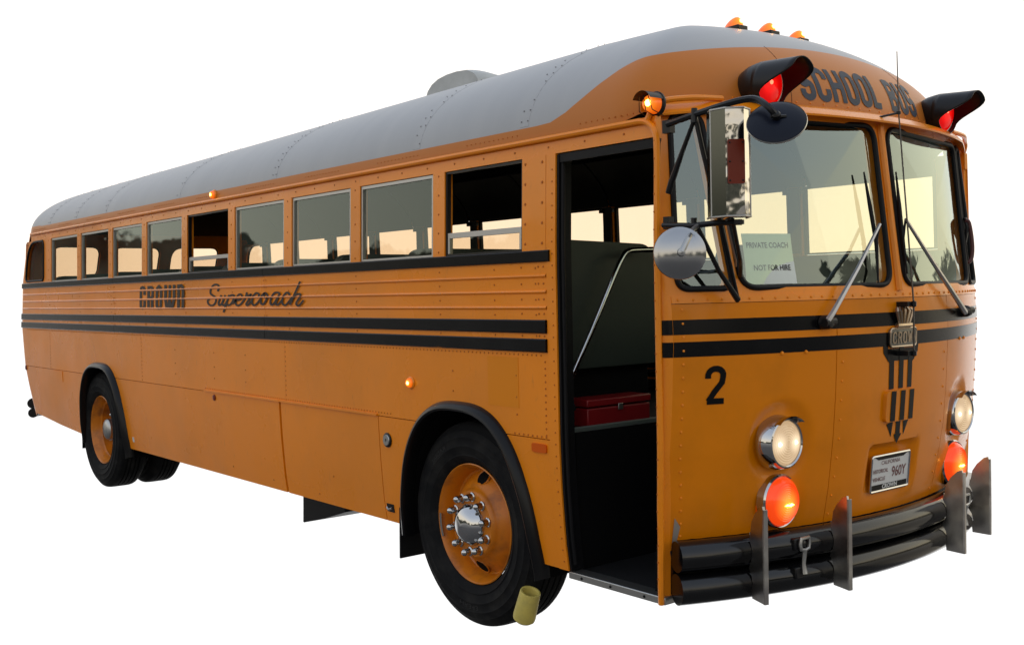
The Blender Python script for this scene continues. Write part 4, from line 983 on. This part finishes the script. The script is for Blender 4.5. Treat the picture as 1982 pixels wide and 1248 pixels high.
# ------------------------------------------------------------------ front bumper
def BP(y, dx=0.0): return 1.615-CUR*y*y*(1.0 if abs(y) < 1.1 else 1.0)+dx
bz = {-1: (0.586, 0.474)}
ys_ = lin(-1.150, 1.150, 61)
mb = MB()
mb.solid(lambda y, z: (BP(y, -0.045), y, z), lambda y, z: (BP(y, -0.07), y, z), lin(-1.13, 1.13, 31), [0.42, 0.645])
bmp = mb.build('front_bumper', M_BMP, bus)
for z in (0.586, 0.454): MB().tube([(BP(y), y, z) for y in ys_], 0.0630, 20).build('bumper_tube', M_BMP, bmp)
mb = MB(); mb.solid(lambda y, z: F(y, 0.6, -0.02+(z-0.6)*0.0), lambda y, z: F(y, 0.6, -0.06), lin(-1.10, 1.10, 31), [0.50, 0.604]); mb.build('bumper_gap_filler', M_DARK, bmp)
def fin(y, h1):
    x0 = BP(y, 0); yaw = 2*CUR*y*0.8
    # side profile in (x, z): hugs the two tubes, with a straight front edge and a rounded ear
    pr = [(0.060, 0.402), (0.142, 0.396), (0.142, h1-0.02), (0.136, h1), (0.116, h1-0.008), (0.084, h1-0.040), (0.062, h1-0.075), (0.052, h1-0.13), (0.050, 0.672), (0.046, 0.640), (0.060, 0.612), (0.064, 0.586), (0.058, 0.556), (0.040, 0.524), (0.058, 0.494), (0.064, 0.462), (0.058, 0.430)]
    rot = Matrix.Rotation(yaw, 3, 'Z'); mb = MB(); n = len(pr); V = []
    for hw in (-0.006, 0.006):
        for a_, z in pr: V.append(Vector((x0, y, 0))+rot @ Vector((a_, hw, z)))
    mb.add(V, [tuple(range(n)), tuple(range(2*n-1, n-1, -1))]+[(i, (i+1) % n, n+(i+1) % n, n+i) for i in range(n)])
    # folded front flange
    for z0, z1 in ((0.397, h1-0.012),):
        V = []
        for z in (z0, z1):
            for a_, b_ in ((0.140, -0.010), (0.149, -0.008), (0.149, 0.011), (0.140, 0.012)): V.append(Vector((x0, y, 0))+rot @ Vector((a_, b_, z)))
        mb.add(V, [(0, 1, 2, 3), (4, 5, 6, 7), (0, 1, 5, 4), (1, 2, 6, 5), (2, 3, 7, 6), (3, 0, 4, 7)])
    return mb.build('overrider', M_FIN, bmp, smooth=False, bevel=0.0015)
for y in (-0.865, -0.465, 0.405, 0.840): fin(y, 0.790)
def shackle(y):
    x = BP(y, 0.062); mb = MB()
    mb.tube([(x+0.014, y+a*0.026, 0.602+b_*0.022) for a, b_ in ((-1, 1), (1, 1), (1.2, 0), (1, -1), (0, -1.3), (-1, -1), (-1.2, 0))], 0.008, 7, closed=True)
    mb.tube([(x+0.012, y, 0.575), (x+0.006, y, 0.515), (x+0.012, y, 0.475)], [0.011, 0.009, 0.013], 8)
    o = mb.build('tow_shackle', M_ALU, bmp); MB().box((x-0.012, y-0.02, 0.48), (0.03, 0.05, 0.05)).build('shackle_mount', M_BLM, o, bevel=0.006); MB().box((x-0.012, y-0.02, 0.60), (0.03, 0.06, 0.05)).build('shackle_mount', M_BLM, o, bevel=0.006)
shackle(-0.645); shackle(0.665)
rv = MB()
for y in (-1.10, -1.03, -0.36, -0.52, 0.36, -0.78):
    for z in (0.575, 0.462): rv.rivet((BP(y, 0.054), y, z), (1, 0, -0.2), 0.006, 0.005)
rv.build('bumper_bolt_heads', M_ALU, bmp, kind='stuff')
# rear bumper corner, seen past the rear skirt
pts = [(-7.62+0.12*0, -1.16, 0.60), (-7.74, -1.08, 0.60), (-7.86, -0.8, 0.60), (-7.95, 0, 0.60), (-7.86, 0.8, 0.60), (-7.74, 1.08, 0.60)]
mb = MB(); mb.tube(smooth_path(pts, 4), 0.055, 12); rb = mb.build('rear_bumper', M_BLM, bus); MB().tube(smooth_path([(p[0], p[1], 0.50) for p in pts], 4), 0.05, 12).build('bumper_tube', M_BLM, rb)

# ------------------------------------------------------------------ door opening, steps and cab interior
mb = MB()
mb.solid(lambda z, k: (0.744, -yw(z)+0.003+0.075*k, z), lambda z, k: (0.756, -yw(z)+0.003+0.075*k, z), lin(0.42, 2.26, 16), [0, 1]); mb.box((1.035, -1.165, 2.258), (0.57, 0.036, 0.018))
mb.solid(lambda z, k: (interp(DE, z)-0.008, -yw(z)+0.006+0.03*k, z), lambda z, k: (interp(DE, z)-0.016, -yw(z)+0.006+0.03*k, z), lin(0.42, 2.26, 16), [0, 1]); df = mb.build('door_frame', M_RUB, bus, smooth=False)
MB().tube([(0.764, -yw(z)+0.022, z) for z in lin(0.45, 2.23, 16)], 0.010, 8).build('door_seal', M_RUB, df)
mb = MB(); mb.box((1.045, -1.195, 2.246), (0.59, 0.012, 0.036)); mb.build('door_header_flap', M_RUB, df, smooth=False)
mb = MB(); mb.solid(lambda x, k: (x, -1.176+0.0*k, 0.385+k*0.032), lambda x, k: (x, -1.10, 0.385+k*0.032), [0.735, 1.315], [0, 1]); st = mb.build('step_threshold', M_ALU, bus, bevel=0.004)
rv = MB()
for x in (0.82, 1.0, 1.2): rv.rivet((x, -1.177, 0.40), NS, 0.007)
rv.build('threshold_screws', M_BLM, st, kind='stuff')
mb = MB(); mb.box((1.04, -0.80, 0.405), (0.60, 0.62, 0.012)); mb.build('lower_step', M_FLOORI, bus, smooth=False)
mb = MB(); mb.box((0.735, -0.79, 0.72), (0.012, 0.66, 0.62)); mb.build('stepwell_wall', M_DARK, bus, smooth=False)
mb = MB(); mb.solid(lambda y, z: F(y, z, -0.072-0.0*y), lambda y, z: F(y, z, -0.085), lin(-1.13, -0.47, 8), lin(0.41, 0.98, 8)); mb.build('stepwell_wall', M_DARK, bus)
mb = MB(); mb.box((1.04, -0.47, 0.72), (0.6, 0.012, 0.62)); mb.build('stepwell_wall', M_DARK, bus, smooth=False)
FZ = 1.03
mb = MB(); mb.box((-3.51, 0, FZ-0.015), (8.38, 1.18, 0.03)); bf = mb.build('bus_floor', M_FLOORI, bus, smooth=False)
for xa_, xb_ in ((-7.6, -5.90), (-4.72, -0.58), (0.60, 0.68)):
    for s_ in (-1, 1): MB().box(((xa_+xb_)/2, s_*0.885, FZ-0.015), (xb_-xa_, 0.58, 0.03)).build('floor_section', M_FLOORI, bf, smooth=False)
for c_ in (AX0, -5.30):
    for s_ in (-1, 1): MB().box((c_, s_*0.885, 1.125), (1.2, 0.59, 0.03)).build('wheel_housing_top', M_FLOORI, bf, smooth=False)
mb = MB(); mb.box((1.03, 0.355, FZ-0.014), (0.68, 1.65, 0.03)); mb.build('cab_floor', M_FLOORI, bus, smooth=False)
mb = MB(); mb.box((0.680, -0.79, FZ-0.012), (0.02, 0.72, 0.055)); mb.build('floor_edge_trim', mat('dull_grey_green_trim', (0.10, 0.12, 0.11), 0.45), bus, bevel=0.006)
# guard panel behind the steps
bp_ = rpoly([(-1.16, 1.30), (-0.44, 1.30), (-0.44, 1.885), (-1.16, 1.905)], [0.02, 0.02, 0.10, 0.02])
def bar_s(y, z, off=0.0): return (0.56+off, y, z)
mb = MB(); pane_fill(mb, bar_s, bp_, 0.03); pane_fill(mb, bar_s, bp_, -0.03); n = len(bp_)
mb.add([bar_s(p[0], p[1], 0.03) for p in bp_]+[bar_s(p[0], p[1], -0.03) for p in bp_], [(i, (i+1) % n, n+(i+1) % n, n+i) for i in range(n)]); mb.build('guard_panel', M_SEAT, bus, bevel=0.012)
mb = MB(); mb.box((0.53, -0.80, 1.18), (0.03, 0.70, 0.26)); mb.build('guard_skirt', M_DARK, bus, smooth=False)
rail = [on_x(px, py, 0.67) for px, py in ((1264, 483), (1232, 484), (1214, 487), (1203, 502), (1188, 535), (1145, 640), (1103, 735), (1098, 752), (1097, 785), (1097, 822))]
MB().tube(smooth_path(rail, 3), 0.0135, 12).build('hand_rail', M_CHR, bus)
# seats
def seat(x, y, w):
    op = rpoly([(y-w/2, 1.40), (y+w/2, 1.40), (y+w/2, 1.905), (y-w/2, 1.905)], [0.03, 0.03, 0.10, 0.10])
    sf = lambda a, z, o=0.0: (x+o-(z-1.4)*0.10, a, z)
    mb = MB(); pane_fill(mb, sf, op, 0.05); pane_fill(mb, sf, op, -0.03); n = len(op)
    mb.add([sf(p[0], p[1], 0.05) for p in op]+[sf(p[0], p[1], -0.03) for p in op], [(i, (i+1) % n, n+(i+1) % n, n+i) for i in range(n)])
    s_ = mb.build('passenger_seat', M_SEAT, bus, bevel=0.015)
    mb = MB(); mb.box((x+0.24, y, 1.42), (0.40, w, 0.10)); mb.build('cushion', M_SEAT, s_, bevel=0.03)
    for dy in (-0.3, 0.3): MB().box((x+0.22, y+dy, 1.20), (0.3, 0.03, 0.34)).build('seat_leg', M_DARK, s_, smooth=False)
    return s_
def copy_tree(o, dx, dy):
    c = o.copy(); COL.objects.link(c); c.parent = bus; c.location = (dx, dy, 0)
    for ch in o.children:
        d = ch.copy(); COL.objects.link(d); d.parent = c
    return c
s0 = seat(-0.45, -0.70, 0.94)
for k in range(9):
    if k: copy_tree(s0, -0.78*k, 0)
    if k < 9: copy_tree(s0, -0.78*k-0.25, 1.40)
# driver's seat, wheel and dash
mb = MB(); op = rpoly([(0.30, 1.30), (0.78, 1.30), (0.74, 1.90), (0.34, 1.90)], [0.04, 0.04, 0.12, 0.12]); sf = lambda a, z, o=0.0: (0.42+o-(z-1.3)*0.12, a, z)
pane_fill(mb, sf, op, 0.06); pane_fill(mb, sf, op, -0.04); n = len(op); mb.add([sf(p[0], p[1], 0.06) for p in op]+[sf(p[0], p[1], -0.04) for p in op], [(i, (i+1) % n, n+(i+1) % n, n+i) for i in range(n)])
ds = mb.build('driver_seat', M_SEAT, bus, bevel=0.02)
mb = MB(); mb.box((0.70, 0.54, 1.30), (0.46, 0.48, 0.12)); mb.build('cushion', M_SEAT, ds, bevel=0.03); mb = MB(); mb.lathe([(0.12, FZ), (0.06, FZ+0.03), (0.06, 1.25)], (0.68, 0.54, 0), (0, 0, 1), 16); mb.build('pedestal', M_DARK, ds)
axw = Vector((-0.55, 0, 0.83)); o = Vector((1.16, 0.54, 1.57)); e1 = Vector((0, 1, 0)); e2 = axw.normalized().cross(e1)
mb = MB(); mb.tube([o+(e1*math.cos(a)+e2*math.sin(a))*0.235 for a in lin(0, 2*PI, 41)[:-1]], 0.013, 8, closed=True)
for a in (0, 2*PI/3, 4*PI/3): mb.tube([o, o+(e1*math.cos(a)+e2*math.sin(a))*0.235], 0.010, 6)
mb.tube([o, o-axw.normalized()*0.5], 0.03, 10); mb.build('steering_wheel', M_RUB, bus)
mb = MB(); mb.solid(lambda y, z: F(y, 1.55, -0.08+(z-1.6)*0.0), lambda y, z: F(y, 1.55, -0.36), lin(-0.35, 1.1, 15), [1.05, 1.565]); mb.build('dashboard', M_INT, bus, bevel=0.02)
mb = MB(); mb.solid(lambda y, z: F(y, 1.55, -0.100), lambda y, z: F(y, 1.55, -0.115), lin(-1.12, 1.12, 21), [0.62, 1.62]); mb.build('cab_front_lining', M_INT, bus)
# inner side lining below the windows and cove panels above
for side in (-1, 1):
    x1 = 1.32 if side > 0 else 0.67
    mb = MB(); mb.box(((REAR+0.1+x1)/2, side*1.176, 1.475), (x1-REAR-0.1, 0.008, 0.73)); mb.build('inner_wall_lining', M_INT, bus, smooth=False)
    for i in range(10):
        a, b_ = -7.3+i*0.85, -7.3+i*0.85+0.83
        mb = MB(); mb.solid(lambda x, t_: (x, side*(1.165-0.20*t_*t_-0.04*t_), 2.262+0.30*t_), lambda x, t_: (x, side*(1.155-0.20*t_*t_-0.04*t_), 2.262+0.30*t_), [a, b_], lin(0, 1, 6)); mb.build('cove_panel', M_INT, bus)
for i, c in enumerate(PILF):
    lt = MB().box((c, 1.162, 2.06), (0.085, 0.012, 0.40)).build('post_cover', M_BLM, bus, smooth=False)
    for s_ in (-1, 1): MB().box((c+s_*0.052, 1.150, 2.235), (0.035, 0.02, 0.03)).build('window_latch', M_BLM, lt, smooth=False)
mb = MB(); mb.solid(lambda y, z: R_(y, z, -0.034), lambda y, z: R_(y, z, -0.05), lin(-1.08, 1.08, 9), [1.05, 1.82]); mb.build('rear_lining', M_INT, bus)

# ------------------------------------------------------------------ mirrors, wipers, antenna, roof vent
def T(name, pts, r, m, parent, sm=0, n=8):
    return MB().tube(smooth_path(pts, sm) if sm else pts, r, n).build(name, m, parent)
DM = 3.98
# big mirror housing: folded stainless back, six sided in plan
cx_, top, bot = 1416, 208, 420
a0 = dep(1416, 212, DM); a1 = dep(1416, 419, DM); hz0, hz1 = a1[2], a0[2]
ctr = (a0+a1)/2; rgt = np.array([AR[0], AR[1], 0]); rgt /= np.linalg.norm(rgt); fwd = np.array([AF[0], AF[1], 0]); fwd /= np.linalg.norm(fwd)
mpx = DM/FPX
plan = [(-38*mpx, 0.10), (-38*mpx, 0.02), (-15*mpx, -0.035), (21*mpx, -0.035), (37*mpx, 0.01), (38*mpx, 0.10)]
def hp(k, z, gr=1.0): a, b_ = plan[k]; q = ctr+rgt*a*gr+fwd*b_; return (q[0], q[1], z)
MGRN = mat('dark_steel_back', (0.10, 0.105, 0.09), 0.18, metal=1.0)  # darker, slightly green steel for the left faces of the housing
mb = MB(); mb.grid(hp, range(1, 6), lin(hz0, hz1, 6)); mb.add([hp(k, z) for z in (hz0, hz1) for k in range(6)], [(0, 1, 2, 3, 4, 5), (6, 7, 8, 9, 10, 11)])
mir = mb.build('side_mirror', mat('crumpled_chrome', (0.48, 0.465, 0.44), 0.08, metal=1.0, bump=(7, 0.45, 0.03)), bus, angle=20)
mb = MB(); mb.grid(hp, range(0, 2), lin(hz0, hz1, 6)); mb.grid(lambda k, z: tuple(np.array(hp(k, z))-fwd*0.001), range(1, 3), lin(hz0+0.002, hz1-0.002, 3)); mb.build('housing_side', MGRN, mir, smooth=False)
mb = MB(); mb.add([hp(0, hz0+.005), hp(5, hz0+.005), hp(5, hz1-.005), hp(0, hz1-.005)], [(0, 1, 2, 3)]); mb.build('mirror_glass', G_MIR, mir, smooth=False)
mb = MB()
for z in (hz0, hz1): mb.tube([hp(k, z, 1.01) for k in range(6)], 0.004, 6)
for k in (1, 4): mb.tube([hp(k, hz0), hp(k, hz1)], 0.003, 6)
mb.build('housing_rim', M_ALU, mir)
rz0, rz1 = dep(1420, 356, DM-0.035)[2], dep(1420, 270, DM-0.035)[2]
op = rpoly([(-12*mpx, rz0), (21*mpx, rz0), (21*mpx, rz1), (-12*mpx, rz1)], 0.008, 4)
rsf = lambda a, z, o=0.0: tuple((ctr+rgt*a+fwd*(-0.037-o))[:2])+(z,)
mb = MB(); pane_fill(mb, rsf, op, 0.008); n = len(op); mb.add([rsf(p[0], p[1], 0.008) for p in op]+[rsf(p[0], p[1], 0.0) for p in op], [(i, (i+1) % n, n+(i+1) % n, n+i) for i in range(n)]); rf = mb.build('reflector', M_REFL, mir)
rv = MB()
for a in (-8, 17):
    for z in (rz0+0.012, (rz0+rz1)/2, rz1-0.012): rv.rivet(rsf(a*mpx, z, 0.009), -fwd, 0.004, 0.003)
rv.build('reflector_screws', M_BLM, rf, kind='stuff')
# oval mirror back on the top arm
def px(a, b_, d): return tuple(dep(a, b_, d))
o = Vector(px(1503, 234, 3.82)); nd = Vector((-AF[0], -AF[1], 0.0)).normalized(); nd = (nd+Vector((0, 0, 0.85))+Vector(tuple(rgt))*-0.30).normalized()
mb = MB(); mb.lathe([(0.0, 0.012), (0.03, 0.012), (0.08, 0.006), (0.102, -0.004), (0.104, -0.010), (0.100, -0.014), (0.0, -0.010)], o, nd, 40); cm = mb.build('cross_view_mirror', M_DSC, bus)
mb = MB(); mb.lathe([(0.104, -0.012), (0.106, -0.008), (0.104, -0.004)], o, nd, 40); mb.build('mirror_rim', M_ALU, cm)
hubp = tuple(o+nd*0.022)
T('mirror_arm', [px(1292, 241, 4.22), px(1345, 222, 4.10), px(1395, 205, 3.98), px(1440, 193, 3.90), px(1466, 193, 3.86), px(1488, 208, 3.80), hubp], 0.0125, M_BLM, cm, 3)
mb = MB(); mb.lathe([(0.0, 0.0), (0.012, 0.0), (0.016, 0.008), (0.016, 0.022), (0.010, 0.028), (0.0, 0.028)], o+nd*0.010, nd, 12); mb.tube([tuple(o+nd*0.02-Vector(tuple(rgt))*0.02), tuple(o+nd*0.02+Vector(tuple(rgt))*0.035)], 0.006, 6); mb.build('swivel_nut', M_BLM, cm)
# brackets
mb = MB(); mb.tube([px(1344, 210, 4.10), px(1344, 238, 4.10)], [0.012, 0.014], 10); br = mb.build('mirror_bracket', M_BLM, bus); MB().box(px(1294, 246, 4.235), (0.04, 0.03, 0.05)).build('bracket_foot', M_BLM, br)
T('strut', [px(1344, 232, 4.10), px(1322, 290, 4.16), px(1300, 352, 4.20), px(1294, 374, 4.22)], [0.008, 0.009, 0.013, 0.013], M_BLM, br)
T('strut', [px(1347, 232, 4.10), px(1362, 300, 4.10), px(1388, 400, 4.10), px(1428, 580, 4.30)], 0.009, M_BLM, br)
T('strut', [px(1284, 436, 4.24), px(1340, 437, 4.10), px(1392, 431, 4.02), px(1436, 430, 3.99)], 0.011, M_BLM, br)
T('strut', [px(1350, 440, 4.08), px(1392, 525, 4.18), px(1428, 580, 4.30)], [0.010, 0.009, 0.013], M_BLM, br)
T('strut', [px(1418, 425, 4.0), px(1432, 500, 4.2), px(1434, 512, 4.30), px(1433, 535, 4.38)], 0.008, M_BLM, br, 2)
T('strut', [px(1406, 425, 4.0), px(1424, 505, 4.2), px(1424, 515, 4.30)], 0.005, M_ALU, br)
MB().box(px(1294, 432, 4.25), (0.03, 0.03, 0.05)).build('bracket_clamp', M_BLM, br); MB().tube([px(1343, 422, 4.10), px(1343, 448, 4.10)], 0.012, 8).build('bracket_clamp', M_BLM, br); MB().lathe([(0.0, 0.01), (0.02, 0.008), (0.02, -0.008), (0.0, -0.01)], px(1430, 430, 3.99), (0, 0, 1), 12).build('bracket_clamp', M_BLM, br)
# round convex mirror seen from its polished back
o = Vector(px(1316, 490, 3.96)); nd = Vector((-AF[0], -AF[1], 0.06)).normalized()
mb = MB(); mb.lathe([(0.0, 0.030), (0.03, 0.028), (0.06, 0.020), (0.080, 0.010), (0.088, 0.006), (0.096, 0.003), (0.097, -0.004), (0.090, -0.010), (0.0, -0.010)], o, nd, 48); rm = mb.build('round_mirror', M_STL, bus)
rm.data.materials.clear(); rm.data.materials.append(mat('polished_mirror_bowl', (0.38, 0.38, 0.38), 0.16, metal=1.0))
mb = MB(); mb.tube([tuple(o+nd*0.040), px(1332, 462, 3.93), px(1342, 444, 4.0), px(1350, 437, 4.08)], [0.012, 0.010, 0.009, 0.009], 8); mb.lathe([(0.0, 0.05), (0.014, 0.046), (0.016, 0.03), (0.016, 0.024)], o, nd, 14); mb.build('mirror_arm', M_ALU, rm)
# driver side mirror loop
mb = MB(); q = [px(1868, 426, 5.55), px(1876, 432, 5.55), px(1882, 470, 5.55), px(1881, 498, 5.55), px(1873, 508, 5.55), px(1862, 500, 5.60)]
mb.tube(smooth_path(q, 4), 0.010, 8); lm = mb.build('side_mirror', mat('oxide_red_bracket', (0.08, 0.02, 0.018), 0.5), bus)
mb = MB(); mb.tube([px(1850, 425, 5.62), px(1868, 424, 5.56), px(1872, 440, 5.55), px(1862, 500, 5.60)], 0.010, 7); mb.build('mirror_arm', M_BLM, lm)
# wipers
def FW(px_, py_, off): v = inv(lambda y, z: F(y, z, off), px_, py_, 0.0, 1.6); return F(v[0], v[1], off)
for arm, blade, pivot in (([(1600, 624), (1612, 606), (1660, 520), (1703, 434)], [(1672, 333), (1684, 400), (1696, 470), (1700, 548)], (1592, 624)),
                          ([(1868, 604), (1858, 588), (1806, 508), (1753, 424)], [(1734, 333), (1741, 400), (1748, 470), (1756, 530)], (1862, 602))):
    p0 = Vector(FW(*pivot, 0.0)); mb = MB(); mb.lathe([(0.030, 0.0), (0.028, 0.03), (0.020, 0.045), (0.0, 0.048)], p0, (1, 0, 0), 16); mb.tube([p0+Vector((0.03, -0.03, 0)), p0+Vector((0.03, 0.04, 0.004))], 0.018, 10)
    wp = mb.build('wiper', M_BLM, bus)
    pts = [FW(*arm[0], 0.035)]+[FW(*q, 0.045) for q in arm[1:]]
    mb = MB(); mb.tube(pts, [0.014, 0.0125, 0.0095, 0.0075], 6); mb.build('wiper_arm', mat('satin_grey_arm', (0.48, 0.47, 0.46), 0.38, metal=0.9), wp)
    bl = [FW(*q, 0.022) for q in blade]
    mb = MB(); mb.tube(bl, [0.004, 0.010, 0.010, 0.004], 6); mb.tube([FW(*arm[-1], 0.04), FW(*((arm[-1][0]*0.5+blade[2][0]*0.5), (arm[-1][1]*0.6+blade[2][1]*0.4)), 0.03), FW(*blade[2], 0.026)], 0.006, 6); mb.build('wiper_blade', M_RUB, wp)
# antenna
pb = on_y(1746, 690, 0.0); xb = pb[0]+0.045; pA = F(0.010, 1.358, 0.06); pB = F(0.014, 1.575, 0.060)
pC = (F(0, 2.40)[0]+0.085, 0.03, 2.425); d_ = (Vector(pC)-Vector(pB)).normalized(); tip = Vector(on_x(1736, 100, pC[0]+0.02))
mb = MB(); mb.tube([pA, pB, pC, tuple(tip)], [0.005, 0.0045, 0.0036, 0.0022], 6); an = mb.build('antenna', mat('dark_steel_rod', (0.12, 0.11, 0.10), 0.35, metal=0.8), bus)
for p in (pA, pB): mb = MB(); mb.box((p[0]-0.035, p[1]-0.015, p[2]), (0.06, 0.05, 0.022)); mb.lathe([(0, 0.016), (0.012, 0.01), (0.012, -0.01), (0, -0.016)], p, (0, 0, 1), 10); mb.build('antenna_mount', M_BLM, an)
mb = MB()
mb.tube([(pC[0], pC[1], pC[2]), (pC[0]-0.05, pC[1]-0.09, pC[2]-0.022)], 0.005, 6); mb.lathe([(0, 0.01), (0.01, 0.006), (0.01, -0.006), (0, -0.01)], pC, (0, 0, 1), 8); mb.build('antenna_mount', M_BLM, an)
# roof vent: half-drum cowl
y0v = -0.42; q0 = on_y(822, 186, y0v); q1 = on_y(928, 150, y0v)
xa, xb = q0[0], q1[0]
def roof_z(x, y):
    zt = RP['zt']+RP['sl']*min(x, 0.5); zd = RP['zd']; m_ = RP['m']; return zd+(zt-zd)*max(0, 1-(abs(y)/RP['yw'])**m_)**(1/m_)
def vent(u, v):
    y = y0v+0.30*v; Ln = (xb-xa); cx2 = (xa+xb)/2
    prof = [(0.0, 0.0), (0.06, 0.45), (0.14, 0.72), (0.26, 0.90), (0.42, 0.99), (0.60, 1.0), (0.78, 0.93), (0.90, 0.70), (0.97, 0.38), (1.0, 0.0)]
    i = min(8, int(u*9)); f_ = u*9-i; a = prof[i][0]+(prof[i+1][0]-prof[i][0])*f_; h = prof[i][1]+(prof[i+1][1]-prof[i][1])*f_
    x = xa+Ln*a; sh = 1-0.45*v*v
    return (x, y, roof_z(x, y)-0.006+0.128*h*(1.0 if v < 0.1 else sh))
mb = MB(); us = lin(0, 1, 28); mb.grid(vent, us, lin(0, 1, 10))
fc = [vent(u, 0) for u in us]; bc = [(p[0], p[1], roof_z(p[0], p[1])-0.01) for p in fc]; nn_ = len(us)
mb.add(fc+bc, [(i, i+1, nn_+i+1, nn_+i) for i in range(nn_-1)])
ve = mb.build('roof_vent', M_VENT, bus, angle=50)
mb = MB(); mb.tube([(x, y0v-0.004, roof_z(x, y0v)+0.002) for x in lin(xa-0.01, xb+0.03, 6)], 0.006, 6); mb.build('vent_flange', M_BLM, ve)
# scrape on the corner above the bumper
mb = MB(); pane_fill(mb, F, rpoly([(-1.132, 0.61), (-1.118, 0.61), (-1.110, 0.70), (-1.138, 0.74)], 0.004, 3), 0.0022); mb.build('scraped_patch', M_RUST, bus, smooth=False)

# ------------------------------------------------------------------ loose things
# notice in the windshield
mb = MB(); mb.solid(lambda y, z: F(y, z, -0.016-0.004*math.sin(9*y+14*z)), lambda y, z: F(y, z, -0.0175-0.004*math.sin(9*y+14*z)), lin(-0.852, -0.612, 14), lin(1.676, 1.884, 12))
no = mb.build('paper_notice', M_PAPER); no['label'] = 'pale paper notice reading PRIVATE COACH NOT FOR HIRE behind the windshield'; no['category'] = 'notice'
text_mesh('PRIVATE COACH', 0.032, lambda y, z, o=0.0: F(y, z, -0.0145-0.004*math.sin(9*y+14*z)), -0.735, 1.835, M_INK, 'notice_lettering', no, 0.205, 0, 0.0006)
text_mesh('NOT FOR HIRE', 0.032, lambda y, z, o=0.0: F(y, z, -0.0145-0.004*math.sin(9*y+14*z)), -0.725, 1.742, M_INK, 'notice_lettering', no, 0.18, 0, 0.0006)
# red tool box on the floor edge
tb = bpy.data.objects.new('toolbox', None); COL.objects.link(tb); tb.location = (0.60, -0.785, FZ)
tb['label'] = 'red metal toolbox on the floor edge inside the open door'; tb['category'] = 'toolbox'
def tbb(name, c, d, m, bevel=0.006): o = MB().box(c, d).build(name, m, tb, bevel=bevel); return o
tbb('box_body', (0, 0, 0.048), (0.16, 0.41, 0.086), M_RED); tbb('lid', (0, 0, 0.115), (0.168, 0.42, 0.034), M_RED)
tbb('latch', (0.086, 0.0, 0.088), (0.008, 0.03, 0.03), M_ALU, 0.002)
# yellow hollow stub against the front tyre
ta = Vector(tuple(on_y(1027, 1144, -1.19))); tb_ = Vector(tuple(on_y(1013, 1200, -1.19))); ax_ = (ta-tb_).normalized(); ln_ = (ta-tb_).length; mb = MB()
mb.lathe([(0.0, 0.0), (0.040, 0.0), (0.052, 0.012), (0.054, 0.03), (0.049, ln_-0.006), (0.047, ln_), (0.040, ln_), (0.036, ln_-0.008), (0.034, ln_-0.07), (0.0, ln_-0.07)], tb_, ax_, 28)
yo = mb.build('hollow_plug', M_YEL); yo['label'] = 'short weathered yellow hollow stub pressed against the front tyre'; yo['category'] = 'stub'
